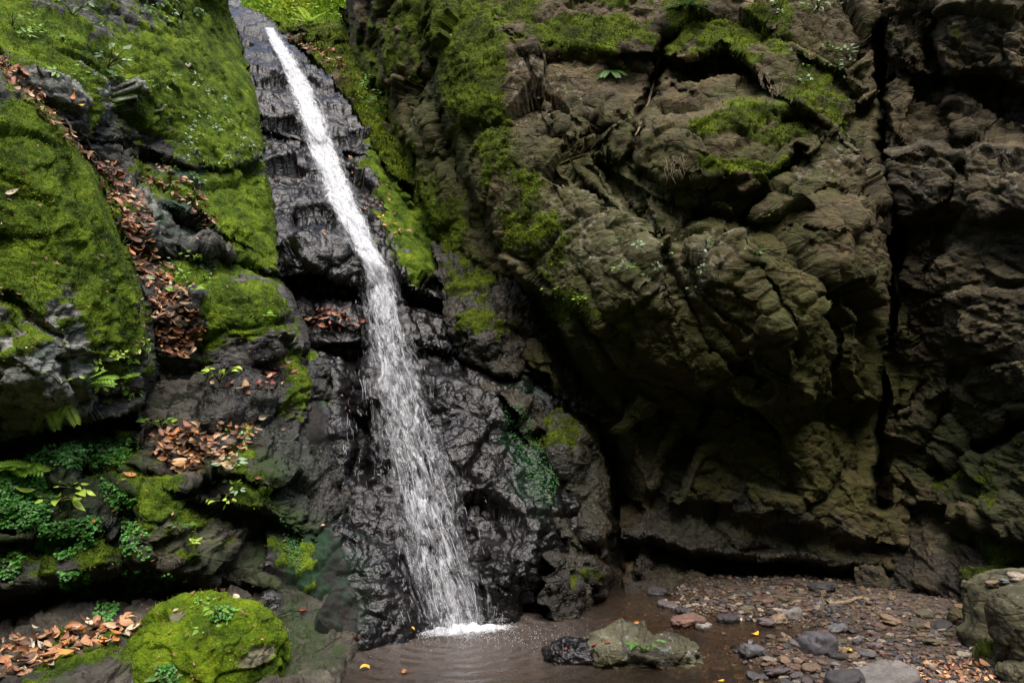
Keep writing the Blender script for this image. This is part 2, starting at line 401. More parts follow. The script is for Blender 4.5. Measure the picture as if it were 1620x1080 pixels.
def build_rocks():
    R = {}
    # dark wet face that the water runs down
    ctrl = [(u, v, Y + .14) for u, v, Y, w in FALL]
    ctrl += [(380, 0, 14), (400, 130, 11.2), (430, 230, 9.9), (440, 330, 8.9), (470, 400, 8.15), (520, 400, 8.3), (480, 480, 8.1), (545, 250, 10.1), (570, 180, 11.2), (560, 120, 12.2), (480, 30, 14), (620, 300, 9.9), (650, 380, 9.2),
             (700, 470, 8.7), (680, 560, 7.95), (730, 640, 7.5), (780, 620, 7.75), (800, 720, 7.2), (760, 780, 6.9), (850, 850, 6.75), (800, 930, 6.3), (850, 985, 6.35), (900, 930, 6.8), (880, 760, 7.3), (780, 1000, 6.05),
             (540, 560, 7.5), (480, 620, 7.3), (440, 700, 6.7), (540, 680, 7.05), (520, 780, 6.55), (560, 880, 6.1), (600, 960, 5.8), (560, 1020, 5.55), (480, 900, 5.9), (480, 1040, 5.3), (640, 1010, 5.72), (640, 1060, 5.5), (850, 1040, 6.1), (590, 1080, 5.3)]
    feats = [('step', [(440, 440), (500, 445), (560, 455), (640, 470), (700, 470)], 10, .45, 55),
             ('step', [(470, 542), (530, 548), (600, 545), (700, 555)], 8, .28, 50),
             ('blob', 500, 400, 70, 55, 0, -.28), ('blob', 530, 500, 70, 22, 8, -.22),
             ('blob', 500, 260, 45, 40, 20, -.15), ('blob', 700, 620, 70, 30, 10, -.15), ('blob', 820, 880, 60, 80, 30, -.2),
             ('crack', [(560, 560), (555, 660), (570, 760)], 14, .22), ('crack', [(600, 230), (640, 330), (700, 430)], 16, .3),
             ('step', [(430, 205), (470, 225), (540, 235)], 8, .15, 40), ('step', [(430, 335), (500, 345), (560, 330)], 8, .12, 30)]
    poly = [(352, -14), (376, 2), (398, 24), (420, 36), (440, 46), (462, 66), (486, 88), (512, 112), (545, 155), (590, 215), (640, 300), (760, 430), (830, 560), (900, 650), (935, 800), (925, 1000), (860, 1045), (720, 1060), (600, 1110), (430, 1110), (420, 880), (400, 700), (400, 560), (400, 420), (395, 300), (380, 180), (345, 90)]
    R['wet'] = rock_mass('wet_rock_face', poly, ctrl, feats, [(1.0, .17, 1), (2.6, .032, 2), (7, .010, 3), (17, .006, 4)], strata(100, 60, 1.3), M_WET, step=2.0, seed=3,
        base=(0, 1, 0, 0),
        moss=[(630, 290, 34, 70, -30, .95), (660, 370, 45, 70, -40, .9), (460, 850, 30, 80, -15, .38), (500, 600, 15, 60, -20, .45)],
        alg=[(835, 720, 30, 90, -18, 1.), (830, 640, 30, 40, 0, .8), (480, 850, 40, 140, -12, .9), (550, 900, 40, 120, -10, .55), (490, 600, 22, 60, -15, .9), (440, 640, 30, 60, 0, .3)],
        wet=[(470, 760, 70, 180, -10, -.75), (500, 1000, 80, 100, 0, -.6), (440, 620, 50, 70, 0, -.5)], lich=[], puff=.02, jag=6, lump=.07)
    # big mossy slope behind, upper left
    ctrl = [(-300, -200, 5.2), (-100, 0, 5.8), (0, 0, 6.4), (200, 0, 7.9), (330, -20, 10.2), (372, 40, 11.6), (400, -200, 12.5), (200, -200, 8.5), (392, 110, 10.7), (412, 190, 9.7), (300, 100, 8.6), (250, 220, 7.4), (425, 300, 8.7), (445, 430, 7.75),
            (340, 350, 7.2), (200, 300, 6.7), (130, 180, 6.1), (60, 90, 6.0), (190, 330, 6.05), (235, 470, 6.05), (330, 470, 6.75), (420, 510, 7.1), (470, 570, 7.05), (280, 520, 6.3), (250, 400, 6.5), (300, 600, 6.3), (380, 590, 6.6), (200, 600, 6.2), (60, 400, 6.2), (250, 300, 6.8), (380, 250, 8.5), (360, 180, 9.2)]
    feats = [('round', [(362, -40), (385, 60), (408, 140), (425, 230), (440, 330), (455, 420), (480, 500), (505, 560)], 26, .7),
             ('round', [(250, 690), (330, 640), (420, 600), (505, 560)], 36, .9),
             ('step', [(140, 225), (230, 240), (330, 265), (420, 245)], 8, .3, 60), ('step', [(200, 385), (260, 400), (340, 400), (450, 440)], 10, .35, 60),
             ('step', [(310, 350), (360, 375)], 6, .2, 30),
             ('step', [(300, 470), (340, 440), (420, 440), (470, 470)], 8, -.25, 60),
             ('step', [(300, 40), (340, 100), (380, 200)], 14, -.15, 60), ('blob', 330, 190, 70, 60, 40, -.2), ('blob', 380, 490, 70, 45, 0, -.25)]
    poly = [(-420, -260), (380, -260), (362, -20), (372, 40), (398, 110), (412, 180), (420, 260), (440, 330), (440, 420), (470, 470), (505, 555), (420, 605), (330, 640), (250, 690), (120, 660), (-420, 560)]
    R['slope'] = rock_mass('mossy_cliff', poly, ctrl, feats, [(.9, .16, 1), (2.6, .07, 2), (7, .025, 3), (15, .009, 4)], strata(-40, 50, 2.6), M_LEFT, step=2.3, seed=5,
        base=(0, .05, .1, .25),
        mossbias=-.06, moss=[(320, 150, 110, 150, -50, 1.), (60, 60, 170, 60, 25, .75), (390, 330, 60, 110, -10, 1.), (380, 500, 80, 50, 0, .85), (240, 90, 90, 90, 0, .7), (150, 330, 80, 60, 0, .45), (300, 430, 60, 40, 0, .75), (-100, -100, 300, 200, 0, .9), (330, 20, 60, 60, 0, .9), (170, 170, 120, 70, 40, .55), (270, 290, 90, 30, 15, .42)],
        alg=[(300, 310, 80, 60, 0, .5)], lich=[(150, 130, 100, 60, 0, .7), (230, 330, 90, 60, 0, .4)], wet=[(440, 600, 60, 60, 0, .9), (380, 560, 60, 40, 0, .45), (230, 330, 100, 40, 20, .4), (420, 200, 30, 100, 0, .6)], puff=.018)
    # near mossy slab at the left edge
    ctrl = [(-300, 0, 4.0), (-300, 600, 3.7), (0, 130, 5.1), (0, 400, 4.6), (0, 680, 4.95), (100, 250, 5.3), (170, 330, 5.55), (215, 440, 5.6), (245, 560, 5.65), (120, 500, 4.75), (150, 640, 5.2), (60, 600, 4.6), (225, 640, 5.6), (60, 350, 4.75), (160, 560, 5.0), (-200, 720, 4.6)]
    feats = [('round', [(-20, 85), (90, 180), (150, 270), (195, 380), (232, 480), (252, 580)], 26, .5), ('round', [(252, 580), (225, 650), (120, 680), (0, 705), (-300, 740)], 15, .5),
             ('crack', [(0, 470), (90, 540), (130, 640)], 8, .12), ('step', [(0, 560), (70, 540), (130, 545)], 8, -.12, 50), ('blob', 60, 610, 90, 45, 20, -.2), ('blob', 30, 250, 80, 30, 45, -.12)]
    poly = [(-420, 40), (-20, 80), (80, 165), (150, 262), (200, 380), (235, 470), (250, 570), (232, 640), (160, 668), (80, 682), (0, 695), (-420, 745)]
    R['slab'] = rock_mass('mossy_slab', poly, ctrl, feats, [(1.3, .11, 1), (3.6, .05, 2), (9, .018, 3), (20, .008, 4)], strata(-50, 45, 2.6), M_LEFT, step=2.3, seed=8,
        base=(0, 0, .15, .25),
        mossbias=-.10, moss=[(60, 330, 200, 170, 50, 1.), (150, 440, 90, 120, 0, .85), (110, 520, 90, 40, 0, .6), (-200, 300, 300, 250, 0, 1.), (180, 590, 60, 40, 0, .7), (0, 180, 80, 60, 40, .55), (190, 510, 50, 70, 0, .8)],
        alg=[(60, 210, 60, 30, 40, .8), (60, 620, 200, 80, 0, .15)], lich=[(40, 610, 120, 90, 0, 1.), (120, 520, 40, 30, 0, .9)], puff=.018)
    # dark ledge below the overhang
    ctrl = [(-300, 800, 3.9), (0, 700, 5.0), (0, 760, 4.7), (0, 850, 4.6), (0, 930, 4.55), (100, 800, 4.85), (100, 930, 4.75), (200, 690, 5.6), (250, 760, 5.4), (250, 880, 5.1), (350, 660, 6.1), (350, 760, 5.65), (350, 880, 5.35), (450, 590, 6.8), (430, 700, 6.15), (430, 800, 5.75), (520, 800, 6.3), (500, 700, 6.75), (420, 920, 5.5), (480, 880, 5.95), (200, 960, 5.0), (-200, 960, 4.2)]
    feats = [('round', [(-300, 985), (0, 970), (120, 940), (220, 925), (320, 935), (420, 960)], 45, .7), ('blob', 400, 880, 70, 60, 0, .32), ('step', [(360, 800), (410, 815), (460, 850)], 8, .4, 60), ('step', [(200, 745), (280, 745), (380, 760)], 8, .12, 40),
             ('step', [(0, 860), (60, 850), (130, 840)], 8, .15, 40), ('step', [(130, 730), (180, 720), (210, 705)], 6, .2, 30), ('blob', 255, 800, 60, 45, 20, -.15), ('crack', [(210, 790), (190, 860), (200, 900)], 8, .12), ('crack', [(0, 720), (80, 690), (180, 668)], 24, .3),
             ('blob', 100, 745, 28, 34, 20, -.2), ('blob', 210, 765, 25, 18, 0, -.12), ('blob', 292, 762, 22, 18, 0, -.15)]
    poly = [(-420, 690), (0, 650), (200, 615), (330, 590), (440, 545), (520, 560), (540, 700), (560, 850), (520, 960), (440, 975), (380, 955), (310, 930), (230, 925), (140, 940), (60, 962), (0, 972), (-420, 1000)]
    R['ledge'] = rock_mass('rock_ledge', poly, ctrl, feats, [(1.5, .13, 1), (4, .06, 2), (9, .022, 3), (20, .008, 4)], strata(-60, 50, 2.0), M_LOW, step=2.2, seed=12,
        base=(0, .2, .35, .06),
        moss=[(260, 810, 60, 60, 20, .62), (170, 720, 50, 40, -30, .55), (390, 760, 30, 70, -10, .55), (430, 830, 30, 60, 0, .4), (120, 880, 100, 40, 0, .42), (300, 870, 60, 30, 0, .5), (480, 620, 25, 70, -20, .4)],
        alg=[(100, 800, 140, 90, 0, .45), (450, 830, 50, 120, 0, .6)], lich=[(60, 760, 80, 60, 0, .5), (110, 740, 30, 30, 0, .9)], wet=[(420, 620, 120, 60, -20, .7), (500, 700, 60, 120, 0, .6), (180, 830, 60, 60, 0, .5), (250, 780, 70, 70, 0, -.35), (60, 900, 80, 40, 0, .4)], puff=.02)
    # foot of the left side under the ledge (deep shade, behind the front boulder)
    ctrl = [(0, 960, 5.0), (0, 1080, 4.1), (200, 930, 5.4), (200, 1060, 4.4), (430, 950, 5.9), (430, 1080, 4.5), (510, 1080, 4.62), (540, 980, 5.6), (-300, 1080, 3.6), (300, 1000, 5.0), (540, 1040, 5.05), (540, 1110, 4.5)]
    poly = [(-420, 930), (0, 915), (300, 890), (540, 900), (582, 1010), (562, 1060), (535, 1160), (-420, 1160)]
    R['foot'] = rock_mass('low_rock_shelf', poly, ctrl, [('round', [(560, 900), (582, 1010), (560, 1060), (530, 1160)], 24, .4)], [(1.5, .08, 1), (4, .05, 2), (10, .02, 3)], strata(-60, 40, 2.0), M_LOW, step=2.6, seed=15, base=(0, .35, .15, 0),
        moss=[(130, 1050, 60, 30, -20, .7)], alg=[(490, 1000, 60, 80, 0, .45)], puff=.02)
    # the great overhanging cliff
    ctrl = [(545, 0, 12.4), (545, -300, 13.5), (560, 100, 12.0), (600, 200, 11.0), (630, 300, 10.2), (660, 400, 9.5), (720, 480, 8.9), (640, 50, 10.4), (700, 60, 9.0), (690, -250, 9.6), (690, 160, 8.95), (740, 280, 8.4), (800, 400, 7.9), (860, 490, 7.5), (920, 600, 7.5), (850, 150, 8.15), (850, 0, 8.7), (850, -300, 9.6),
            (1000, 60, 8.3), (1000, -300, 9.3), (950, 300, 7.3), (1000, 450, 6.85), (1050, 200, 7.4), (1150, 60, 7.9), (1200, 230, 6.95), (1200, 350, 6.72), (1350, 0, 7.8), (1300, -300, 8.8), (1350, 200, 7.3), (1340, 330, 6.8), (1200, 480, 6.72), (1350, 480, 6.85), (1100, 580, 6.95), (1250, 650, 7.0), (1350, 650, 7.2),
            (1000, 680, 7.55), (1000, 800, 7.5), (1000, 940, 7.2), (1000, 985, 7.1), (1150, 760, 7.35), (1300, 800, 7.2), (1180, 880, 7.45), (1180, 970, 7.3), (1350, 900, 7.25), (1350, 980, 7.05), (1400, 700, 7.4), (1420, 400, 7.3), (1430, 0, 7.8)]
    feats = [('round', [(545, -300), (545, 0), (556, 110), (592, 195), (622, 300), (645, 400), (700, 470), (790, 540)], 34, 1.0), ('round', [(840, 470), (890, 560), (930, 640), (985, 790)], 45, 1.1),
             ('step', [(672, -50), (684, 120), (735, 280), (790, 390), (850, 480)], 9, .6, 60), ('step', [(585, 20), (612, 120), (655, 270), (690, 380)], 8, .35, 40), ('crack', [(580, 60), (625, 230), (665, 360)], 8, .25), ('crack', [(665, 0), (672, 130), (720, 270)], 10, .22),
             ('step', [(1040, 92), (1100, 100), (1160, 92), (1215, 135)], 9, .6, 55), ('step', [(1005, 195), (1080, 180), (1170, 168), (1260, 160)], 12, -.45, 70),
             ('crack', [(1060, 60), (1040, 120), (1012, 185), (1000, 255)], 8, .55), ('step', [(1010, 265), (1080, 290), (1180, 310), (1260, 250)], 7, .28, 45), ('step', [(1075, 318), (1130, 335), (1180, 350)], 7, .3, 26),
             ('blob', 1120, 230, 90, 45, -8, -.12), ('step', [(850, 95), (910, 85), (990, 110)], 12, .2, 70), ('blob', 960, 175, 20, 28, 0, -.3),
             ('crack', [(1262, 235), (1235, 290), (1180, 350)], 7, .3), ('crack', [(1170, 340), (1260, 420), (1330, 520), (1340, 640)], 7, .18), ('crack', [(1388, -300), (1392, 60), (1398, 260), (1420, 400), (1408, 480), (1416, 560), (1404, 660), (1390, 800)], 8, .9),
             ('step', [(880, 480), (960, 520), (1060, 590), (1100, 620)], 14, .35, 60), ('step', [(1100, 620), (1200, 640), (1380, 640)], 12, .35, 120), ('crack', [(1120, 640), (1090, 700), (1040, 790)], 9, .3),
             ('step', [(1020, 790), (1150, 815), (1290, 850), (1380, 860)], 14, .3, 60), ('step', [(980, 858), (1100, 875), (1250, 893), (1400, 905)], 11, .75, 60), ('step', [(960, 260), (1010, 300), (1030, 340)], 8, .25, 40), ('step', [(1260, 330), (1320, 300), (1390, 330)], 8, .3, 70), ('step', [(1290, 100), (1340, 130), (1390, 180)], 8, .2, 40),
             ('blob', 900, 560, 60, 70, 50, -.15), ('blob', 1250, 560, 120, 80, 0, -.2), ('crack', [(930, 440), (960, 490), (1000, 540)], 9, .25), ('step', [(860, 150), (930, 240), (1000, 340), (1040, 440)], 8, -.22, 70), ('step', [(1040, 380), (1100, 470), (1180, 560)], 8, .16, 60), ('step', [(1180, 420), (1250, 520), (1300, 640)], 8, -.18, 60), ('crack', [(900, 230), (960, 350), (1040, 470)], 6, .18), ('crack', [(1090, 470), (1130, 560), (1210, 620)], 6, .15)]
    poly = [(545, -330), (543, 0), (552, 105), (588, 190), (616, 290), (640, 400), (700, 470), (790, 545), (870, 600), (930, 660), (970, 760), (985, 850), (990, 1000), (1440, 1000), (1440, -330)]
    R['cliff'] = rock_mass('overhanging_cliff', poly, ctrl, feats, [(.7, .24, 1), (1.7, .055, 2), (4.2, .026, 3), (11, .015, 4), (24, .008, 5)], strata(35, 45, 1.15), M_RIGHT, step=2.1, seed=21,
        base=(0, .0, .1, .15),
        moss=[(620, 60, 50, 90, 0, .6), (740, 90, 60, 130, -12, .95), (690, 20, 60, 60, 0, .9), (590, 150, 24, 120, -15, 1.), (645, 290, 30, 100, -20, 1.), (690, 360, 45, 80, -20, .8), (830, 330, 50, 120, -25, .6), (890, 490, 60, 40, 0, .75), (1000, 510, 40, 40, 0, .6), (930, 60, 110, 30, 0, .85), (1085, 40, 22, 50, 30, 1.), (1160, 50, 60, 40, 0, .7),
              (1140, 90, 60, 12, 5, .8), (1160, 190, 70, 16, -12, 1.), (1240, 208, 40, 10, -5, .95), (1170, 265, 70, 14, -5, .85), (1215, 275, 40, 12, 12, .9), (1260, 150, 60, 60, 0, .5), (1320, 180, 40, 50, 0, .45), (780, 40, 60, 60, 0, .6), (850, 430, 50, 40, 0, .5), (1230, 60, 40, 60, 0, .45), (1000, -100, 500, 120, 0, .7)],
        alg=[(1000, 400, 300, 250, 0, .6), (1250, 650, 300, 220, 0, .75), (700, 300, 90, 250, 0, .7), (1250, 200, 150, 150, 0, .55), (950, 600, 150, 140, 0, .7)], lich=[(1000, 400, 190, 120, 20, .65), (860, 130, 80, 60, 0, .4), (1080, 400, 120, 70, 15, .6), (1300, 250, 80, 60, 0, .5), (670, 180, 20, 80, 0, .5)], wet=[(1040, 760, 80, 100, 0, .5), (1130, 330, 60, 22, 10, .5), (1130, 880, 330, 130, 0, .62)], puff=.03, fine=.45, thick=3)  # last wet blob, besides seepage, paints the overhang's shade into the cliff foot
    # jumble of dark blocks at its foot, beside the fall
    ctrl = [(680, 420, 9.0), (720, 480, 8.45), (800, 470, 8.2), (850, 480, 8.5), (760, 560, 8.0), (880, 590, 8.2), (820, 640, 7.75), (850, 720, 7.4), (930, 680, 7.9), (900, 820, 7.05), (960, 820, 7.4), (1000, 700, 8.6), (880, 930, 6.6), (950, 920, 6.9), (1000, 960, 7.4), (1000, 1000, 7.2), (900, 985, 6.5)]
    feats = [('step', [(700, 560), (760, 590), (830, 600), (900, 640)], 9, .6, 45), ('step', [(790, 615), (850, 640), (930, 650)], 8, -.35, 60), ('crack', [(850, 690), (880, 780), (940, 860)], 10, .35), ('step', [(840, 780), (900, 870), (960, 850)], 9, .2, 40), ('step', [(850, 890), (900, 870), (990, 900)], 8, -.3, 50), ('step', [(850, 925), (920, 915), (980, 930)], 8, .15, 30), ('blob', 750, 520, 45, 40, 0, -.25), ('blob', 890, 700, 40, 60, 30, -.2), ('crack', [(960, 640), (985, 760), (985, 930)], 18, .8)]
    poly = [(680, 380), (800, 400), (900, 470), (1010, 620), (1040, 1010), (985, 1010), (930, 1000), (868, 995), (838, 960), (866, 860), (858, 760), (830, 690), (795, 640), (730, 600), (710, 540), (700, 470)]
    R['blocks'] = rock_mass('dark_rock_block', poly, ctrl, feats, [(1.2, .16, 1), (3, .06, 2), (7, .03, 3), (16, .014, 4)], strata(60, 40, 1.05), M_RIGHT, step=2.3, seed=27, base=(0, .66, .25, 0),  # high wet base also darkens the colour in place of the overhang's shade
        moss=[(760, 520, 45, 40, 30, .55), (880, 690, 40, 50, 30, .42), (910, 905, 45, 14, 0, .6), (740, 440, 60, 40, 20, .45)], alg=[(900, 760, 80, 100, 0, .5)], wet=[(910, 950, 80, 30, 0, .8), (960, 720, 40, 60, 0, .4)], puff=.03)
    # buttress at the right edge
    ctrl = [(1400, -300, 8.6), (1700, -300, 8.0), (2000, -300, 7.3), (1410, 0, 7.5), (1500, 40, 7.2), (1600, 60, 6.8), (1800, 100, 6.2), (2050, 200, 5.6), (1440, 200, 7.35), (1600, 210, 6.9), (1450, 300, 7.1), (1540, 320, 6.7), (1620, 300, 6.3), (1440, 500, 7.3), (1560, 500, 6.5), (1650, 500, 6.15), (1850, 500, 5.7), (2050, 500, 5.3), (1450, 680, 7.45), (1560, 700, 6.9), (1640, 640, 6.0), (1420, 850, 7.3), (1520, 860, 6.75), (1620, 830, 6.1), (1560, 960, 6.5), (1440, 960, 6.95), (1700, 940, 6.4), (1900, 900, 5.7), (2050, 900, 5.2)]
    feats = [('round', [(1395, -300), (1395, 260), (1425, 400), (1410, 560), (1385, 760)], 14, .5), ('crack', [(1378, 690), (1385, 740), (1372, 800)], 22, .6), ('step', [(1405, 95), (1480, 120), (1540, 125), (1640, 150)], 8, .45, 80), ('step', [(1400, 232), (1450, 215), (1520, 238), (1560, 225), (1640, 235)], 7, -.5, 110),
             ('step', [(1470, 60), (1500, 150), (1520, 230)], 8, .2, 40), ('crack', [(1480, -50), (1470, 60), (1490, 130)], 8, .25), ('step', [(1430, 355), (1490, 330), (1560, 350), (1640, 340)], 10, .25, 110), ('crack', [(1480, 760), (1540, 710), (1640, 660)], 12, .35), ('step', [(1440, 640), (1520, 590), (1640, 540)], 12, -.2, 60),
             ('step', [(1420, 800), (1520, 830), (1600, 850)], 14, .3, 60), ('crack', [(1510, 580), (1500, 640), (1470, 700)], 8, .2), ('crack', [(1530, 230), (1500, 330), (1470, 420)], 7, .15), ('step', [(1500, 470), (1560, 450), (1640, 470)], 10, -.18, 50)]
    poly = [(1392, -330), (1396, 0), (1398, 250), (1424, 380), (1414, 520), (1400, 640), (1380, 740), (1360, 860), (1350, 1000), (2060, 1000), (2060, -330)]
    R['buttress'] = rock_mass('rock_buttress', poly, ctrl, feats, [(.9, .18, 1), (2.2, .07, 2), (5, .026, 3), (12, .013, 4), (26, .008, 5)], strata(150, -50, 1.8), M_GREY, step=2.3, seed=33, base=(0, 0, .1, .12), wet=[(1480, 900, 140, 60, 0, .6)],
        moss=[(1600, 870, 40, 40, 0, .6), (1430, 100, 30, 60, 0, .4), (1560, 760, 100, 60, -20, .32), (1700, -100, 300, 150, 0, .6)], alg=[(1540, 720, 130, 130, 0, .6), (1560, 560, 100, 60, 0, .3)], lich=[(1480, 270, 70, 50, 0, .3), (1590, 270, 50, 50, 0, .3), (1610, 620, 40, 60, 0, .5)], puff=.03, fine=1.3, thick=3)
    # mossy bank above the lip of the fall
    ctrl = [(400, -20, 15.4), (430, 35, 14.6), (470, 50, 14.4), (545, 60, 13.4), (500, 90, 13.3), (560, 130, 12.2), (600, 200, 11.2), (580, 60, 13.5), (640, 280, 10.3), (540, 30, 14.2), (470, 20, 15.5)]
    poly = [(405, 22), (440, 40), (480, 36), (540, 34), (590, 60), (660, 300), (625, 290), (590, 235), (560, 175), (528, 130), (495, 92), (468, 70), (440, 56), (420, 44)]
    R['bank'] = rock_mass('mossy_bank', poly, ctrl, [('round', [(405, 22), (440, 40), (480, 36), (540, 34)], 14, .6), ('step', [(440, 52), (490, 60), (545, 66)], 6, .25, 20)], [(1.5, .12, 1), (4, .08, 2), (9, .03, 3)], strata(60, 40, 1.5), M_RIGHT, step=1.6, seed=37, base=(0, .1, .2, .1),
        moss=[(540, 75, 60, 40, 30, .9), (580, 150, 40, 70, -20, .6), (460, 45, 40, 10, 0, .7), (620, 260, 30, 60, -20, .8)], puff=.05, jag=4)
    return R
# ------------------------------------------------------------------ ground, far terrain, pool
def gravel_material():
    k = NT('gravel_bed')
    co = k.n('NewGeometry').outputs['Position']
    v = k.n('TexVoronoi', dict(feature='F1'), Vector=co, Scale=28., Randomness=1.)
    v2 = k.n('TexVoronoi', dict(feature='F1'), Vector=co, Scale=75., Randomness=1.)
    hue = k.n('SeparateColor', Color=v.outputs['Color']).outputs[0]; hue2 = k.n('SeparateColor', Color=v2.outputs['Color']).outputs[1]
    stops = [(0, (.03, .02, .012)), (.25, (.065, .04, .023)), (.45, (.05, .038, .028)), (.6, (.085, .056, .035)), (.8, (.042, .036, .034)), (.95, (.14, .10, .065))]
    c1 = k.ramp(hue, stops); c2 = k.ramp(hue2, stops)
    big = k.mrange(k.noise(co, 5, 3), .45, .55)
    c = k.mix(big, c2, c1)
    c = k.mix(.6, c, k.ramp(k.noise(co, 1.8, 6), [(.3, .55), (.7, 1.3)]), 'MULTIPLY')
    z = k.n('SeparateXYZ', Vector=co).outputs[2]
    wet = k.mrange(z, .02, .09, 1., 0.)
    c = k.mix(wet, c, (.62, .56, .5), 'MULTIPLY') if False else k.mix(wet, c, k.mix(1., c, (.6, .5, .4), 'MULTIPLY'))
    h = k.mix(big, k.math('MULTIPLY', v2.outputs['Distance'], .5), v.outputs['Distance'])
    nb = k.bump(h, .9, -.03); nb = k.bump(k.noise(co, 60, 4), .4, .01, nb)
    p = k.n('BsdfPrincipled', Base_Color=c, Roughness=k.mrange(wet, 0, 1, .85, .35), Normal=nb)
    return k.done(p)

def water_material():
    k = NT('pool_water')
    co = k.n('NewGeometry').outputs['Position']
    # ripples spread from the foot of the fall and die out
    d = k.n('VectorMath', dict(operation='DISTANCE'), i0=co, i1=(-.48, 5.85, 0)).outputs['Value']
    st = k.mrange(d, .2, 3.0, .6, .12)
    ring = k.math('MULTIPLY', k.math('SINE', k.math('ADD', k.math('MULTIPLY', d, 42.), k.math('MULTIPLY', k.noise(co, 3, 3), 9.))), k.mrange(d, .3, 2.2, .35, .05))
    h = k.math('ADD', k.math('ADD', k.noise(co, 9, 4, .55, .5), ring), k.math('MULTIPLY', k.noise(co, 30, 3), .5))
    nb = k.bump(h, st, .05)
    fr = k.n('Fresnel', IOR=1.33, Normal=nb)
    body = k.n('MixShader', i0=k.mrange(k.noise(co, 1.3, 3), .3, .7, .10, .20), i1=k.n('BsdfTransparent', Color=(.74, .58, .40)), i2=k.n('BsdfDiffuse', Color=(.13, .098, .070)))
    # churned, bubbly water next to the fall
    mur = k.n('MixShader', i0=k.mrange(d, .25, 1.7, .5, 0.), i1=body, i2=k.n('BsdfDiffuse', Color=(.14, .115, .10)))
    return k.done(k.n('MixShader', i0=fr, i1=mur, i2=k.n('BsdfGlossy', Roughness=.04, Normal=nb)))

def build_ground():
    x = np.arange(-7, 9, .035); y = np.arange(2.2, 10.5, .035)
    X, Y = np.meshgrid(x, y); Z = ground_z(X, Y)
    V = np.stack([X, Y, Z], -1).reshape(-1, 3); idx = np.arange(X.size).reshape(X.shape)
    F = np.stack([idx[:-1, :-1], idx[:-1, 1:], idx[1:, 1:], idx[1:, :-1]], -1).reshape(-1, 4)
    g = new_mesh('ground', V, F, M_GRAVEL); tag(g, kind='structure', label='brown gravel stream bed at the foot of the fall')
    ROCKS.append(dict(V=V, F=F, N=None, M=None, o=g, uv=None))
    # wide terrain: the gorge floor behind the camera, an unseen far bank raised to block low sky light, and the wooded hill above the lip
    x = np.linspace(-70, 70, 120); y = np.linspace(-60, 90, 130)
    X, Y = np.meshgrid(x, y)
    P = np.stack([X, Y, 0 * X], -1)
    Z = -.6 + 17 * sstep(-1.8, -10, Y) * (1 + .2 * fbm(P, .08, 3, 3)) + 9 * sstep(5.5, 14, np.abs(X)) + 0 * X
    up = sstep(12.5, 15.5, Y)
    Z = np.where(Y > 5, Z * (1 - up) + up * (11.2 + .45 * (Y - 15.5) + .8 * fbm(P, .15, 3, 5) * sstep(18, 30, Y)), Z)
    notch = np.exp(-((X + 4.6) / 1.6) ** 2) * sstep(12, 15, Y)
    Z = Z - .15 * notch
    V = np.stack([X, Y, Z], -1).reshape(-1, 3); idx = np.arange(X.size).reshape(X.shape)
    F = np.stack([idx[:-1, :-1], idx[:-1, 1:], idx[1:, 1:], idx[1:, :-1]], -1).reshape(-1, 4)
    k = NT('forest_floor'); co = k.n('NewGeometry').outputs['Position']
    c = k.ramp(k.noise(co, 1.2, 8, .7), [(.3, (.03, .028, .012)), (.5, (.06, .085, .015)), (.7, (.11, .16, .02))])
    m = k.done(k.n('BsdfPrincipled', Base_Color=c, Roughness=.95, Normal=k.bump(k.noise(co, 6, 6), 1., .2)))
    t = new_mesh('terrain', V, F, m); tag(t, kind='structure', label='wooded hillside round the gorge, with an unseen light-blocking bank behind the camera')
    # pool
    xs = np.arange(-4, 4.2, .06); ys = np.arange(2.2, 9, .06)
    X, Y = np.meshgrid(xs, ys); V = np.stack([X, Y, 0 * X], -1).reshape(-1, 3); idx = np.arange(X.size).reshape(X.shape)
    F = np.stack([idx[:-1, :-1], idx[:-1, 1:], idx[1:, 1:], idx[1:, :-1]], -1).reshape(-1, 4)
    tag(new_mesh('water', V, F, M_WATER), kind='structure', label='shallow brown pool below the waterfall')

M_GRAVEL = gravel_material(); M_WATER = water_material()
# ------------------------------------------------------------------ resting things on the rock
BV = {}
def build_bvh():
    Vs = []; Fs = []; k = 0
    for r in ROCKS:
        V, F = r['V'], r['F']
        Vs.append(V); Fs.append(F + k); k += len(V)
    V = np.concatenate(Vs); F = np.concatenate(Fs)
    BV['all'] = BVHTree.FromPolygons(V.tolist(), F.tolist())

def hit(u, v):
    d = rays(u, v); d = d / np.linalg.norm(d)
    p, n, i, t = BV['all'].ray_cast(Vector(CAM), Vector(d))
    if p is None: return None
    if n.dot(Vector(d)) > 0: n = -n
    return p, n

def ground_hit(p, n, reach=.6):
    """let a point settle straight down onto the surface if it stands proud of it"""
    return p

def frame(n, spin):
    n = n.normalized(); t = Vector((math.cos(spin), math.sin(spin), .3)); t = (t - n * t.dot(n)).normalized(); b = n.cross(t)
    return Matrix((t, b, n)).transposed()

